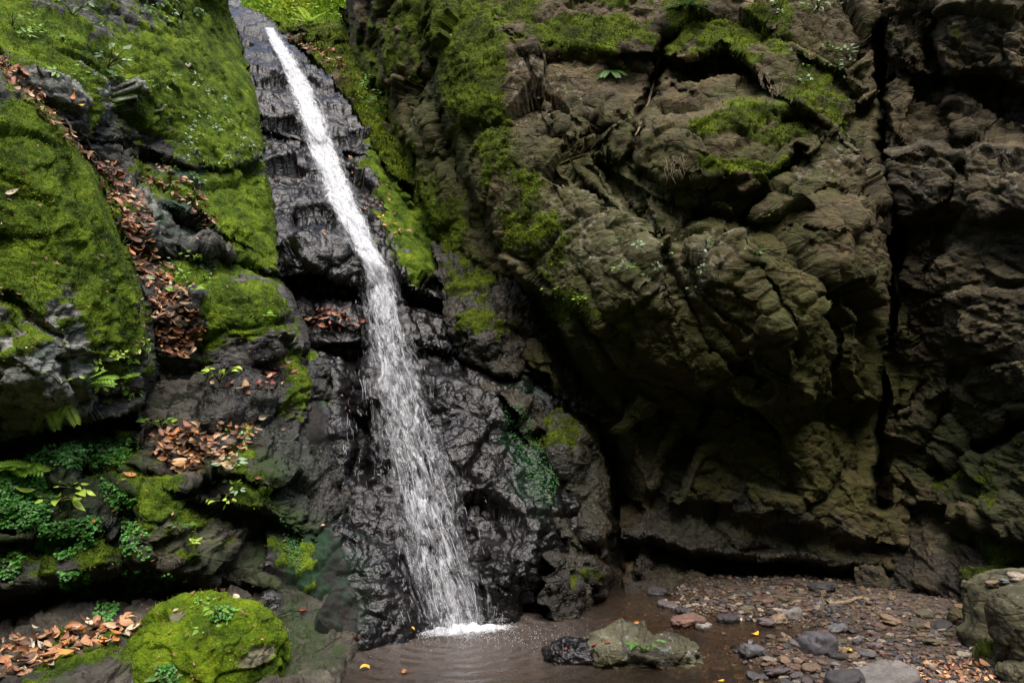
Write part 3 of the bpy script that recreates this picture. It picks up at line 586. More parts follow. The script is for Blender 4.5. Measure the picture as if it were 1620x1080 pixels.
# ------------------------------------------------------------------ the waterfall
def water_white(name, kind):
    k = NT(name)
    at_ = k.n('Attribute', dict(attribute_name='mask')); sp = k.n('SeparateColor', Color=at_.outputs['Color'])
    dens, seed = sp.outputs[0], sp.outputs[1]
    uv = k.n('UVMap', dict(uv_map='flow')); xy = k.n('SeparateXYZ', Vector=uv.outputs[0])
    co = k.n('CombineXYZ', X=xy.outputs[0], Y=xy.outputs[1], Z=k.math('MULTIPLY', seed, 37.0)).outputs[0]
    a = k.noise(k.n('Mapping', Vector=co, Scale=(11, 2.6, 1)).outputs[0], 1.0, 5, .62, 1.4)
    b = k.noise(k.n('Mapping', Vector=co, Scale=(34, 8, 3)).outputs[0], 1.0, 4, .6, 1.2)
    c = k.noise(k.n('Mapping', Vector=co, Scale=(90, 30, 3)).outputs[0], 1.0, 3, .6, .3)
    h = k.math('ADD', k.math('MULTIPLY', a, .58), k.math('ADD', k.math('MULTIPLY', b, .29), k.math('MULTIPLY', c, .13)))
    al = k.mrange(k.math('ADD', h, k.math('SUBTRACT', dens, .5)), .455, .665)
    if kind == 'veil': al = k.math('MULTIPLY', k.mrange(k.math('ADD', k.math('ADD', k.math('MULTIPLY', a, .7), k.math('MULTIPLY', b, .3)), k.math('SUBTRACT', dens, .5)), .36, .80), .75)
    al = k.math('MULTIPLY', al, .98)
    nb = k.bump(h, .9, .15)
    dif = k.n('MixShader', i0=.35, i1=k.n('BsdfDiffuse', Color=(.90, .92, .96), Normal=nb), i2=k.n('BsdfTranslucent', Color=(.90, .92, .96), Normal=nb))
    w = k.n('MixShader', i0=.14, i1=dif, i2=k.n('BsdfGlossy', Roughness=.2, Normal=nb))
    if kind == 'solid': return k.done(k.n('MixShader', i0=.62, i1=k.n('BsdfTransparent'), i2=w))
    k.done(k.n('MixShader', i0=al, i1=k.n('BsdfTransparent'), i2=w))
    return k.m

def fall_surface(off, wf, seed, dens_fn, name, mat, parent, amp):
    vs = np.arange(44, 1007, 2.2); ts = np.linspace(-1, 1, 44)
    cu, cY, cw = fall_at(vs)
    T, Vv = np.meshgrid(ts, vs)
    CU, CY, CW = [np.repeat(q[:, None], len(ts), 1) for q in (cu, cY, cw)]
    wob = 6 * perlin(np.stack([Vv * .02, T * 1.2, T * 0 + seed], -1), seed)
    U = CU + T * CW * wf + wob
    Yr = np.full(U.shape, 1e3)
    for i in range(0, U.shape[0], 3):
        for j in range(0, U.shape[1], 3):
            q = hit(U[i, j], Vv[i, j])
            if q: Yr[i:i + 3, j:j + 3] = q[0].y
    for _ in range(4):                       # keep the sheet in front of every bump, smooth along the flow
        p = np.pad(Yr, 1, mode='edge'); Yr = np.minimum.reduce([p[1:-1, 1:-1], p[:-2, 1:-1], p[2:, 1:-1], p[1:-1, :-2], p[1:-1, 2:]])
    for _ in range(14):
        p = np.pad(Yr, 1, mode='edge'); Yr = (p[:-2, 1:-1] + p[2:, 1:-1] + p[1:-1, :-2] + p[1:-1, 2:] + 2 * Yr) / 6
    Y = np.minimum(CY + .05, Yr) - off - .05 * (1 - T ** 2)
    P = at(U, Vv, Y)
    s = np.concatenate([[0], np.cumsum(np.linalg.norm(np.diff(at(cu, vs, cY), axis=0), axis=1))])
    S = np.repeat(s[:, None], len(ts), 1); X = T * CW * wf * CY / FPX
    q = np.stack([X * 11, S * 2.2, 0 * X + seed * 5.1], -1)
    P[..., 1] -= amp * (fbm(q, 1, 3, seed) + .4 * fbm(q * np.array([3, 3, 1]), 1, 2, seed + 1))
    D = dens_fn(Vv, T)
    M = np.stack([D, 0 * D + seed / 10., 0 * D, 0 * D], -1).reshape(-1, 4)
    idx = np.arange(U.size).reshape(U.shape)
    F = np.stack([idx[:-1, :-1], idx[1:, :-1], idx[1:, 1:], idx[:-1, 1:]], -1).reshape(-1, 4)
    return new_mesh(name, P.reshape(-1, 3), F, mat, masks=M, uv=np.stack([X.ravel(), S.ravel()], -1), parent=parent)

def tubes(paths, radii, sides=5):
    """closed tapered tubes along many polylines, as one mesh"""
    V = []; F = []; k = 0
    for P, r in zip(paths, radii):
        P = np.asarray(P); n = len(P)
        T = np.gradient(P, axis=0); T /= np.linalg.norm(T, axis=1, keepdims=True) + 1e-9
        a = np.cross(T, [0.31, .17, .93]); a /= np.linalg.norm(a, axis=1, keepdims=True) + 1e-9; b = np.cross(T, a)
        ang = np.arange(sides) * 2 * math.pi / sides
        ring = P[:, None] + np.asarray(r)[:, None, None] * (np.cos(ang)[None, :, None] * a[:, None] + np.sin(ang)[None, :, None] * b[:, None])
        V.append(ring.reshape(-1, 3)); idx = np.arange(n * sides).reshape(n, sides) + k; k += n * sides
        nx = np.roll(idx, -1, 1)
        F.append(np.stack([idx[:-1], nx[:-1], nx[1:], idx[1:]], -1).reshape(-1, 4))
    return np.concatenate(V), np.concatenate(F)

def build_waterfall():
    root = bpy.data.objects.new('waterfall', None); COL.objects.link(root)
    tag(root, 'white waterfall streaming down the dark wet rock into the brown pool', 'waterfall')
    veilm = water_white('water_film', 'veil'); sheet = water_white('falling_water', 'sheet'); solid = water_white('water_strand', 'solid')
    def ramp(v, pts): return np.interp(v, [p[0] for p in pts], [p[1] for p in pts])
    def core(v, t):
        return ramp(v, [(40, .69), (300, .70), (400, .68), (450, .62), (560, .555), (760, .54), (900, .535), (985, .555), (1006, .64)]) - np.interp(v, [400, 600], [.40, .27]) * np.abs(t) ** 3 - .05
    def veil(v, t):
        return ramp(v, [(40, .58), (400, .56), (470, .52), (560, .51), (980, .50), (1006, .6)]) - .34 * np.abs(t) ** 2.2
    a = fall_surface(.02, 1.35, 1, veil, 'water_veil', veilm, root, .02); tag(a, 'thin see-through water at the edges')
    b = fall_surface(.05, 1.0, 2, core, 'water_sheet', sheet, root, .035); tag(b, 'dense white middle of the stream')
    c = fall_surface(.09, 1.0, 3, lambda v, t: core(v, t) - .04, 'water_sheet', sheet, root, .04); tag(c, 'foremost white ropes of water')
    # strands and drops
    paths = []; radii = []
    vb = a.data.vertices; n = len(vb); buf = np.zeros(n * 3, np.float32); c.data.vertices.foreach_get('co', buf)
    G = buf.reshape(-1, 44, 3); rows = G.shape[0]
    buf2 = np.zeros(n * 3, np.float32); a.data.vertices.foreach_get('co', buf2); GA = buf2.reshape(-1, 44, 3)
    for i in range(40):
        i0 = int(RNG.uniform(.0, .97) ** .75 * rows); L = int(RNG.uniform(8, 46)); i1 = min(rows - 1, i0 + L)
        if i1 - i0 < 5: continue
        grid = G if RNG.random() < .6 else GA
        j = np.clip(21.5 + RNG.normal(0, 7.5), 1, 42); dj = RNG.normal(0, 2.0)
        ii = np.linspace(i0, i1, 9); jj = np.clip(j + dj * np.linspace(0, 1, 9) + RNG.normal(0, .25, 9), 0, 43)
        P = np.array([grid[int(x), int(round(y))] for x, y in zip(ii, jj)], float)
        P[:, 0] += (jj - np.round(jj)) * .02; P[:, 1] -= RNG.uniform(.0, .05)
        P[1:-1] = (P[:-2] + P[2:] + 2 * P[1:-1]) / 4
        r = RNG.uniform(.0012, .003) * np.sin(np.linspace(.15, 3.0, 9)) * RNG.uniform(.5, 1.3, 9)
        paths.append(P); radii.append(np.abs(r) + .0005)
    V, F = tubes(paths, radii)
    tag(new_mesh('water_strands', V, F, solid, masks=np.tile([1, .5, 0, 0], (len(V), 1)), uv=V[:, [0, 2]], parent=root), 'separate ropes of water', kind='stuff')
    paths = []; radii = []
    for i in range(450):
        i0 = int((1 - RNG.random() ** 1.5) * (rows - 6)); grid = GA
        j = int(np.clip(21.5 + RNG.normal(0, 10), 0, 43))
        p = grid[i0, j].astype(float) + np.array([RNG.normal(0, .04), -RNG.uniform(0, .16), 0]); d = grid[min(rows - 1, i0 + 4), j] - grid[i0, j]
        d = d / (np.linalg.norm(d) + 1e-9) * RNG.uniform(.008, .05)
        paths.append(np.array([p - d, p - d * .4, p + d * .5, p + d])); rr = RNG.uniform(.001, .0026); radii.append(np.array([.0003, rr * .7, rr, .0005]))
    V, F = tubes(paths, radii, 4)
    tag(new_mesh('spray', V, F, solid, masks=np.tile([1, .5, 0, 0], (len(V), 1)), uv=V[:, [0, 2]], parent=root), 'flying drops', kind='stuff')
    # thin side trickles on the rock left of the fall
    paths = []; radii = []
    for (u, v, L) in [(553, 668, 26), (541, 712, 18), (556, 690, 20), (598, 500, 70), (590, 520, 60), (585, 545, 50), (577, 610, 60), (596, 640, 80)]:
        for _ in range(3):
            vv = np.linspace(v - L / 2, v + L / 2, 10) + RNG.normal(0, 4); uu = u + RNG.normal(0, 5) + (vv - v) * .12 + RNG.normal(0, 1.2, 10)
            P = []
            for x, y in zip(uu, vv):
                q = hit(x, y)
                if q: P.append(np.array(q[0] + q[1] * .012))
            if len(P) > 5:
                P = np.array(P); P[1:-1] = (P[:-2] + P[2:] + 2 * P[1:-1]) / 4
                paths.append(P); radii.append(RNG.uniform(.0012, .003) * np.sin(np.linspace(.2, 3., len(P))))
    V, F = tubes(paths, radii)
    tag(new_mesh('trickle', V, F, solid, masks=np.tile([1, .5, 0, 0], (len(V), 1)), uv=V[:, [0, 2]], parent=root), 'thin trickles beside the main stream', kind='stuff')
    # foam where it lands
    k = NT('foam'); co = k.n('NewGeometry').outputs['Position']
    at_ = k.n('Attribute', dict(attribute_name='mask')); d = k.n('SeparateColor', Color=at_.outputs['Color']).outputs[0]
    h = k.math('ADD', k.math('MULTIPLY', k.noise(co, 18, 6, .7, 1.), .6), k.math('MULTIPLY', k.noise(co, 60, 3), .4))
    al = k.math('MULTIPLY', k.mrange(k.math('ADD', h, k.math('SUBTRACT', d, .5)), .40, .90), .9)
    w = k.n('BsdfPrincipled', Base_Color=(.85, .87, .9), Roughness=.4, Normal=k.bump(h, .8, .05))
    fm = k.done(k.n('MixShader', i0=al, i1=k.n('BsdfTransparent'), i2=w))
    c0 = at(722, 1001, 5.84); x = np.linspace(-.62, .72, 130); y = np.linspace(-.45, .4, 90)
    X, Y = np.meshgrid(x, y); ln = Y - .28 * X
    D = .40 * np.exp(-((X - .08) / .42) ** 2 - ((ln - .02) / .10) ** 2) + .50 * np.exp(-((X - .08) / .60) ** 2 - ((ln + .01) / .17) ** 2)
    Q = np.stack([X * 9, Y * 9, 0 * X], -1)
    Z = .012 + .05 * np.exp(-((X - .05) / .36) ** 2 - ((ln - .03) / .08) ** 2) * (1 + .9 * fbm(Q, 1, 3, 71)) + .01 * np.abs(fbm(Q, 2, 2, 75))
    V = np.stack([X + c0[0], Y + c0[1], Z], -1).reshape(-1, 3); idx = np.arange(X.size).reshape(X.shape)
    F = np.stack([idx[:-1, :-1], idx[:-1, 1:], idx[1:, 1:], idx[1:, :-1]], -1).reshape(-1, 4)
    f = new_mesh('foam', V, F, fm, masks=np.stack([D, D, D, D], -1).reshape(-1, 4), parent=root); tag(f, 'white froth where the water meets the pool')
    # bubbles and splashes drifting on the pool
    paths = []; radii = []
    for i in range(1100):
        a = RNG.uniform(0, 2 * math.pi); r = abs(RNG.normal(0, .42)); p = np.array([c0[0] + .1 + r * math.cos(a) * 1.3, c0[1] - .1 + r * math.sin(a) * .5, RNG.uniform(.0, .02) + (RNG.random() < .35) * RNG.exponential(.08)])
        s = RNG.uniform(.0015, .0045); d = np.array([0, 0, s])
        paths.append(np.array([p - d, p - d * .6, p + d * .6, p + d])); radii.append(np.array([.0004, s * .8, s * .8, .0004]))
    V, F = tubes(paths, radii, 5)
    tag(new_mesh('bubbles', V, F, solid, masks=np.tile([1, .5, 0, 0], (len(V), 1)), uv=V[:, [0, 2]], parent=root), 'bubbles and splashes on the pool', kind='stuff')
    return root

# ------------------------------------------------------------------ stones
def stone_material():
    k = NT('stone')
    oi = k.n('ObjectInfo'); co = k.n('TexCoord').outputs['Object']; wp = k.n('NewGeometry').outputs['Position']
    co = k.n('VectorMath', dict(operation='ADD'), i0=wp, i1=k.n('CombineXYZ', X=k.math('MULTIPLY', oi.outputs['Random'], 40.)).outputs[0]).outputs[0]
    n = k.noise(co, 14, 7, .7, .5); n2 = k.noise(co, 70, 4)
    c = k.mix(.85, oi.outputs['Color'], k.ramp(n, [(.3, .45), (.5, .95), (.72, 1.7)]), 'MULTIPLY')
    c = k.mix(.5, c, k.ramp(n2, [(.3, .6), (.7, 1.4)]), 'MULTIPLY')
    vein = k.mrange(k.noise(k.n('Mapping', Vector=co, Scale=(1, 1, 5), Rotation=(.6, .4, 0)).outputs[0], 6, 4), .66, .74)
    c = k.mix(k.math('MULTIPLY', vein, .35), c, (.22, .21, .2))
    z = k.n('SeparateXYZ', Vector=wp).outputs[2]
    wet = k.mrange(z, .012, .04, 1., 0.)
    c = k.mix(wet, c, k.mix(1., c, (.5, .45, .4), 'MULTIPLY'))
    p = k.n('BsdfPrincipled', Base_Color=c, Roughness=k.mrange(wet, 0, 1, .75, .25), Normal=k.bump(k.math('ADD', n, k.math('MULTIPLY', n2, .3)), .7, .02))
    return k.done(p)

STONE_COL = {'slate grey': (.060, .062, .072), 'dark grey': (.030, .030, .034), 'tan': (.155, .115, .075), 'reddish brown': (.115, .068, .052), 'purple grey': (.085, .070, .078), 'pale': (.24, .215, .18), 'olive brown': (.085, .075, .045), 'light grey': (.20, .20, .20), 'bluish grey': (.085, .092, .105)}

def build_stones():
    sm = stone_material()
    protos = []
    for i in range(9):
        sq = [.55, .7, .6, .8, .5, .65, .75, .6, .9][i]
        o = boulder('stone', (0, 0, 0), (1, [.8, .7, .95, .6, .75, .85, .9, .55, .8][i], [.6, .45, .7, .4, .5, .62, .75, .35, .6][i]), sm, seed=200 + i * 11, n=12, amps=((.9, .20, 1), (1.9, .09, 2)), sq=sq, reg=False)
        protos.append(o.data); bpy.data.objects.remove(o)
    def put(u, v, wpx, col, label, cat='stone', group=None, proto=None, asp=1.0, flat=1.0, sink=.55, name='stone', rest=False):
        p = np.array(hit(u, v)[0]) if rest else on_ground(u, v); s = wpx / 2 * p[1] / FPX
        me = protos[RNG.integers(0, 9) if proto is None else proto]
        o = bpy.data.objects.new(name, me); COL.objects.link(o)
        o.location = (p[0], p[1], p[2] + s * .5 * flat * (1 - sink)); o.scale = (s, s * asp, s * flat)
        o.rotation_euler = (RNG.normal(0, .15), RNG.normal(0, .15), RNG.uniform(-.5, .5) + (math.pi if RNG.random() < .5 else 0))
        c = np.array(STONE_COL[col]) * np.array([.92, .82, .74]) * RNG.uniform(.6, 1.15); o.color = tuple(c) + (1,)
        tag(o, label, cat, group); return o
    big = [(1058, 962, 34, 'purple grey', 'low dull purple stone at the dark rear edge of the pool, behind the flat one', .9), (1082, 970, 26, 'dark grey', 'rounded dark stone tucked beside the low purple one at the rear of the pool', 1), (1088, 984, 52, 'reddish brown', 'broad flat red-brown stone lying in the shallow water at the rear', .6), (1112, 994, 27, 'light grey', 'small pale stone against the flat red-brown one in the shallows', .9),
           (1152, 984, 34, 'dark grey', 'square dark stone with a flat top standing behind the shallows', 1.1), (1212, 988, 28, 'purple grey', 'blocky mauve stone beside a tan one on the rear gravel', .9), (1232, 984, 24, 'tan', 'tan stone leaning on the blocky mauve one', .9), (1253, 978, 30, 'light grey', 'upright grey angular stone at the back of the gravel', 1.15), (1184, 968, 22, 'olive brown', 'squat yellow-brown stone at the back of the gravel', 1),
           (1190, 1034, 40, 'bluish grey', 'blue-grey cracked stone standing alone in the shallow water', .9), (1292, 1028, 52, 'slate grey', 'large dark slate boulder at the end of the shallow water', 1.1), (1268, 1024, 36, 'purple grey', 'flat mauve stone pressed against the large slate boulder', .6), (1325, 1000, 30, 'bluish grey', 'smooth blue-grey stone in mid gravel, above the orange leaf', .85), (1140, 1066, 30, 'purple grey', 'round violet-grey stone at the near edge of the pool', 1),
           (1338, 1086, 58, 'dark grey', 'black wet stone cut by the bottom of the photo', .9), (1402, 1085, 92, 'light grey', 'big light grey slab-like stone at the bottom of the photo', .65), (1463, 975, 26, 'olive brown', 'olive stone below the cliff foot, next to the white speck', .9), (1488, 992, 34, 'dark grey', 'flat blackish stone near the mossy corner boulders', .6), (1480, 1018, 36, 'olive brown', 'long brown flat stone in the right gravel', .5), (1525, 1040, 20, 'pale', 'small cream stone in front of the mossy corner boulders', 1),
           (1507, 1042, 18, 'pale', 'flat cream chip lying left of the small cream stone', .5), (1428, 1044, 20, 'slate grey', 'little dark slate stone above the big light grey one', .8), (1372, 1038, 30, 'slate grey', 'grey flat stone right of the orange leaf', .6), (1385, 1024, 24, 'purple grey', 'dull purple stone behind the flat grey one by the orange leaf', .8), (1410, 982, 30, 'tan', 'long sand-coloured stone at the rear right gravel', .5), (1360, 1052, 18, 'pale', 'oval cream stone under the orange leaf', .7),
           (1232, 1066, 44, 'purple grey', 'wide flat grey-mauve stone in the near pebbles', .5), (1198, 1076, 32, 'slate grey', 'grey angular stone at the near pebble edge', .8), (1256, 1058, 26, 'reddish brown', 'reddish flat stone in the near pebbles', .6), (1172, 1074, 26, 'reddish brown', 'small red-brown stone beside the violet-grey one', .7), (1218, 1046, 20, 'pale', 'cream stone at the inner pebble edge by the shallows', .7), (1284, 1062, 28, 'tan', 'tan cube-like stone in the near pebbles', .9), (940, 986, 52, 'dark grey', 'flat wet stone in the pool at the foot of the dark rock', .5), (905, 978, 40, 'reddish brown', 'low brown stone awash at the rear left of the pool', .5), (1000, 994, 46, 'olive brown', 'flat drowned stone in the rear shallows', .35), (1035, 1000, 40, 'olive brown', 'second flat drowned stone in the rear shallows, nearer the red-brown one', .35), (1040, 944, 30, 'dark grey', 'black stone in the shade under the cliff', 1), (1300, 934, 40, 'dark grey', 'dark stone under the overhang behind the light log', .7)]
    for (u, v, w, c, l, f) in big: put(u, v, w, c, l, flat=f)
    for (u, v, w, c, l) in [(1572, 925, 22, 'tan', 'tan stone resting on top of the right-hand boulders'), (1592, 921, 20, 'bluish grey', 'grey chip resting beside the tan stone on the right-hand boulders'), (1610, 914, 24, 'pale', 'pale stone resting on the top of the boulder at the right edge')]: put(u, v, w, c, l, rest=True, flat=.7)
    GP = [(1120, 950), (1200, 938), (1330, 938), (1450, 955), (1545, 980), (1575, 1085), (1130, 1085), (1160, 1050), (1260, 1040), (1250, 1000), (1160, 985), (1100, 970)]
    names = list(STONE_COL); wts = np.array([.14, .1, .2, .16, .12, .1, .1, .04, .04])
    placed = [(b[0], b[1], b[2]) for b in big]; cnt = 0; tries = 0
    while cnt < 235 and tries < 9000:
        tries += 1
        u = RNG.uniform(1090, 1580); v = RNG.uniform(938, 1084)
        if not in_poly(np.array(u), np.array(v), GP): continue
        near = (v - 930) / 150
        w = min(34, RNG.gamma(2.2, 2.9) + 5 + 7 * near)
        if u > 1400: w *= .72
        if any(abs(u - a) < (w + c) * .42 and abs(v - b) < (w + c) * .28 for a, b, c in placed): continue
        placed.append((u, v, w)); cnt += 1
        c = names[RNG.choice(9, p=wts)]
        zone = 'near pebble bank below the shallow water' if v > 1035 and u < 1330 else ('gravel at the rear, under the dark cliff' if v < 990 else 'right-hand gravel towards the mossy corner boulders')
        put(u, v, w, c, f'small {c} stone lying loose in the {zone}', group=f'small {c} stones in the {zone}', name='pebble', flat=RNG.uniform(.6, 1.05), asp=RNG.uniform(.7, 1.1))
    # finer gravel: nobody counts it
    n = 5200
    base = []; 
    t = (1 + 5 ** .5) / 2
    ico = np.array([(-1, t, 0), (1, t, 0), (-1, -t, 0), (1, -t, 0), (0, -1, t), (0, 1, t), (0, -1, -t), (0, 1, -t), (t, 0, -1), (t, 0, 1), (-t, 0, -1), (-t, 0, 1)]) / 1.9
    fi = np.array([(0, 11, 5), (0, 5, 1), (0, 1, 7), (0, 7, 10), (0, 10, 11), (1, 5, 9), (5, 11, 4), (11, 10, 2), (10, 7, 6), (7, 1, 8), (3, 9, 4), (3, 4, 2), (3, 2, 6), (3, 6, 8), (3, 8, 9), (4, 9, 5), (2, 4, 11), (6, 2, 10), (8, 6, 7), (9, 8, 1)])
    x = RNG.uniform(.4, 5.2, n * 3); y = RNG.uniform(4.4, 8.6, n * 3); z = ground_z(x, y)
    keep = np.where((z > -.22 + .22 * RNG.random(n * 3)))[0][:n]; x, y, z = x[keep], y[keep], z[keep]; m = len(x)
    s = np.clip(RNG.gamma(2, .006, m) + .006, 0, .035)
    V = ico[None] * (1 + RNG.normal(0, .22, (m, 12, 1))); V = V * s[:, None, None] * np.stack([RNG.uniform(.7, 1.5, m), RNG.uniform(.7, 1.2, m), RNG.uniform(.35, .8, m)], -1)[:, None]
    a = RNG.uniform(0, 6.28, m); ca, sa = np.cos(a)[:, None], np.sin(a)[:, None]
    V = np.stack([V[..., 0] * ca - V[..., 1] * sa, V[..., 0] * sa + V[..., 1] * ca, V[..., 2]], -1) + np.stack([x, y, z + s * .25], -1)[:, None]
    F = (fi[None] + (np.arange(m) * 12)[:, None, None]).reshape(-1, 3)
    cols = np.array([STONE_COL[k] for k in names])[RNG.choice(9, size=m, p=wts)] * np.array([1.0, .86, .70]) * RNG.uniform(.35, 1.0, (m, 1))
    tone = np.repeat(np.concatenate([cols, np.ones((m, 1))], 1), 12, 0)
    k = NT('fine_gravel'); t_ = k.n('Attribute', dict(attribute_name='tone')); co = k.n('NewGeometry').outputs['Position']
    zz = k.n('SeparateXYZ', Vector=co).outputs[2]; wet = k.mrange(zz, .012, .04, 1., 0.)
    c = k.mix(.6, t_.outputs['Color'], k.ramp(k.noise(co, 50, 4), [(.3, .5), (.7, 1.4)]), 'MULTIPLY'); c = k.mix(wet, c, k.mix(1., c, (.5, .45, .4), 'MULTIPLY'))
    gm = k.done(k.n('BsdfPrincipled', Base_Color=c, Roughness=k.mrange(wet, 0, 1, .8, .3)))
    tag(new_mesh('gravel', V.reshape(-1, 3), F, gm, col=tone, smooth=False), 'fine mixed gravel covering the stream bank', 'gravel', kind='stuff')

M_MOSSB = rock_material('mossy_boulder_rock', [(.05, .05, .03), (.10, .10, .06), (.15, .145, .09), (.22, .21, .15)], moss=[(.32, (.014, .026, .003)), (.43, (.048, .085, .005)), (.53, (.105, .165, .007)), (.65, (.18, .24, .010)), (.78, (.26, .31, .02))])

def build_boulders():
    p = at(325, 1075, 4.62)
    def mf(P, N):
        # bare pale top-left patch, bare patch low on the right
        d1 = np.linalg.norm((P - at(280, 965, 4.45)) / np.array([.10, .22, .13]), axis=1); d2 = np.linalg.norm((P - at(410, 1035, 4.42)) / np.array([.10, .2, .05]), axis=1)
        left = sstep(.36, .5, -(P[:, 0] - p[0]))
        return .35 - 1.0 * np.exp(-d1 ** 2) - .8 * np.exp(-d2 ** 2) - .7 * left
    o = boulder('mossy_boulder', (p[0], p[1], .02), (.475, .44, .47), M_MOSSB, seed=61, n=110, amps=((.8, .10, 1), (2.2, .04, 2)), sq=.8, moss=.4, mossfn=mf)
    tag(o, 'rounded boulder covered in bright green moss at the lower left, above fallen leaves', 'boulder')
    p = at(115, 1085, 4.15); o = boulder('boulder', (p[0], p[1], .02), (.34, .4, .30), M_LOW, seed=66, n=50, amps=((1.2, .12, 1), (3, .05, 2)), sq=.7, moss=.12, mask=(0, .4, .3, 0)); tag(o, 'low dark boulder with thin moss left of the bright mossy one', 'boulder')
    M = M_BOULDER
    def B(u, v, Y, r, seed, label, mat=M, moss=.12, rz=0., sq=.55, z=None, n=60, amps=((.9, .14, 1), (2.4, .05, 2))):
        p = at(u, v, Y); o = boulder('boulder', (p[0], p[1], p[2] if z is None else z), r, mat, seed=seed, n=n, rotz=rz, amps=amps, sq=sq, moss=moss, mask=(0, 0, .22, .3)); tag(o, label, 'boulder'); return o
    B(1634, 990, 5.25, (.37, .4, .37), 71, 'big square-edged greenish boulder at the right edge with a flat top', moss=-.12, rz=.25)
    B(1640, 1000, 4.72, (.26, .22, .27), 72, 'rounded moss-tinged boulder in front of the square-edged one at the right edge', moss=-.05, sq=.75)
    B(1572, 1042, 4.95, (.11, .12, .09), 73, 'small mossy wedge-shaped rock under the square-edged boulder', moss=.15, sq=.7, n=30)
    B(1632, 1075, 4.6, (.17, .14, .11), 74, 'pale bare boulder in the bottom right corner', moss=-.2, sq=.6, n=40)
    B(1530, 985, 5.9, (.12, .12, .09), 75, 'brown rounded rock in the shade behind the square-edged boulder', mat=M_RIGHT, moss=-.2, n=30)
    B(1590, 925, 6.4, (.33, .3, .14), 76, 'low mossy rock ledge behind the right boulders', mat=M_GREY, moss=.25, n=40)
    # flat rock in the pool
    p = at(1000, 1040, 5.25)
    o = boulder('flat_rock', (p[0] + .06, p[1], .015), (.43, .26, .145), M_BOULDER, seed=81, n=90, amps=((1.0, .20, 1), (2.6, .085, 2), (6, .03, 3)), sq=.62, mask=(0, .42, .02, .45), fine=.8); tag(o, 'flat olive rock with a tuft of grass lying in the pool', 'rock')
    p2 = at(922, 1040, 5.3)
    o = boulder('flat_rock', (p2[0], p2[1], -.01), (.30, .22, .105), M_WET, seed=84, n=60, amps=((1.4, .2, 1), (3.5, .08, 2), (8, .03, 3)), sq=.6, mask=(0, 1, 0, .3)); tag(o, 'dark wet slab holding red leaves at the end of the olive flat rock', 'rock')
# ------------------------------------------------------------------ leaves, moss, plants, trees
def leaf_material(name, trans=.25, rough=.5, cols=None):
    k = NT(name); co = k.n('NewGeometry').outputs['Position']
    if cols == 'tone': c = k.n('Attribute', dict(attribute_name='tone')).outputs['Color']
    else: c = k.n('ObjectInfo').outputs['Color']
    c = k.mix(.6, c, k.ramp(k.noise(co, 30, 4), [(.3, .6), (.7, 1.35)]), 'MULTIPLY')
    p = k.n('BsdfPrincipled', Base_Color=c, Roughness=rough, Specular_IOR_Level=.35)
    return k.done(k.n('MixShader', i0=trans, i1=p, i2=k.n('BsdfTranslucent', Color=c)))

def leaf_grid(L=1., W=.45, curl=.2, fold=.15, n=6, m=4, tip=1.0, twist=0.):
    """one leaf blade along +x from its stalk, a little cupped and curled"""
    s = np.linspace(0, 1, n + 1); t = np.linspace(-1, 1, m + 1)
    S, T = np.meshgrid(s, t, indexing='ij')
    w = W * .5 * np.sin(np.pi * S ** .8) ** .8 * (1 - .25 * S * tip) + .004
    X = L * S; Y = T * w; Z = fold * np.abs(T) * w * 2 + curl * L * (S - .45) ** 2 * 2 + twist * T * S * .3 * W
    V = np.stack([X, Y, Z], -1).reshape(-1, 3); V[:, 0] -= 0
    idx = np.arange(S.size).reshape(S.shape)
    F = np.stack([idx[:-1, :-1], idx[1:, :-1], idx[1:, 1:], idx[:-1, 1:]], -1).reshape(-1, 4)
    return V, F

BROWN = [(.20, .095, .05), (.28, .14, .075), (.14, .07, .04), (.34, .20, .11), (.24, .095, .055), (.10, .055, .035), (.40, .27, .17)]
ORANGE = [(.42, .17, .05), (.36, .20, .08), (.45, .25, .12), (.30, .13, .06)]
YELLOW = [(.55, .34, .04), (.50, .28, .03)]
RED = [(.17, .045, .03), (.22, .07, .04), (.13, .035, .03)]
PALE = [(.48, .40, .28), (.42, .38, .30)]

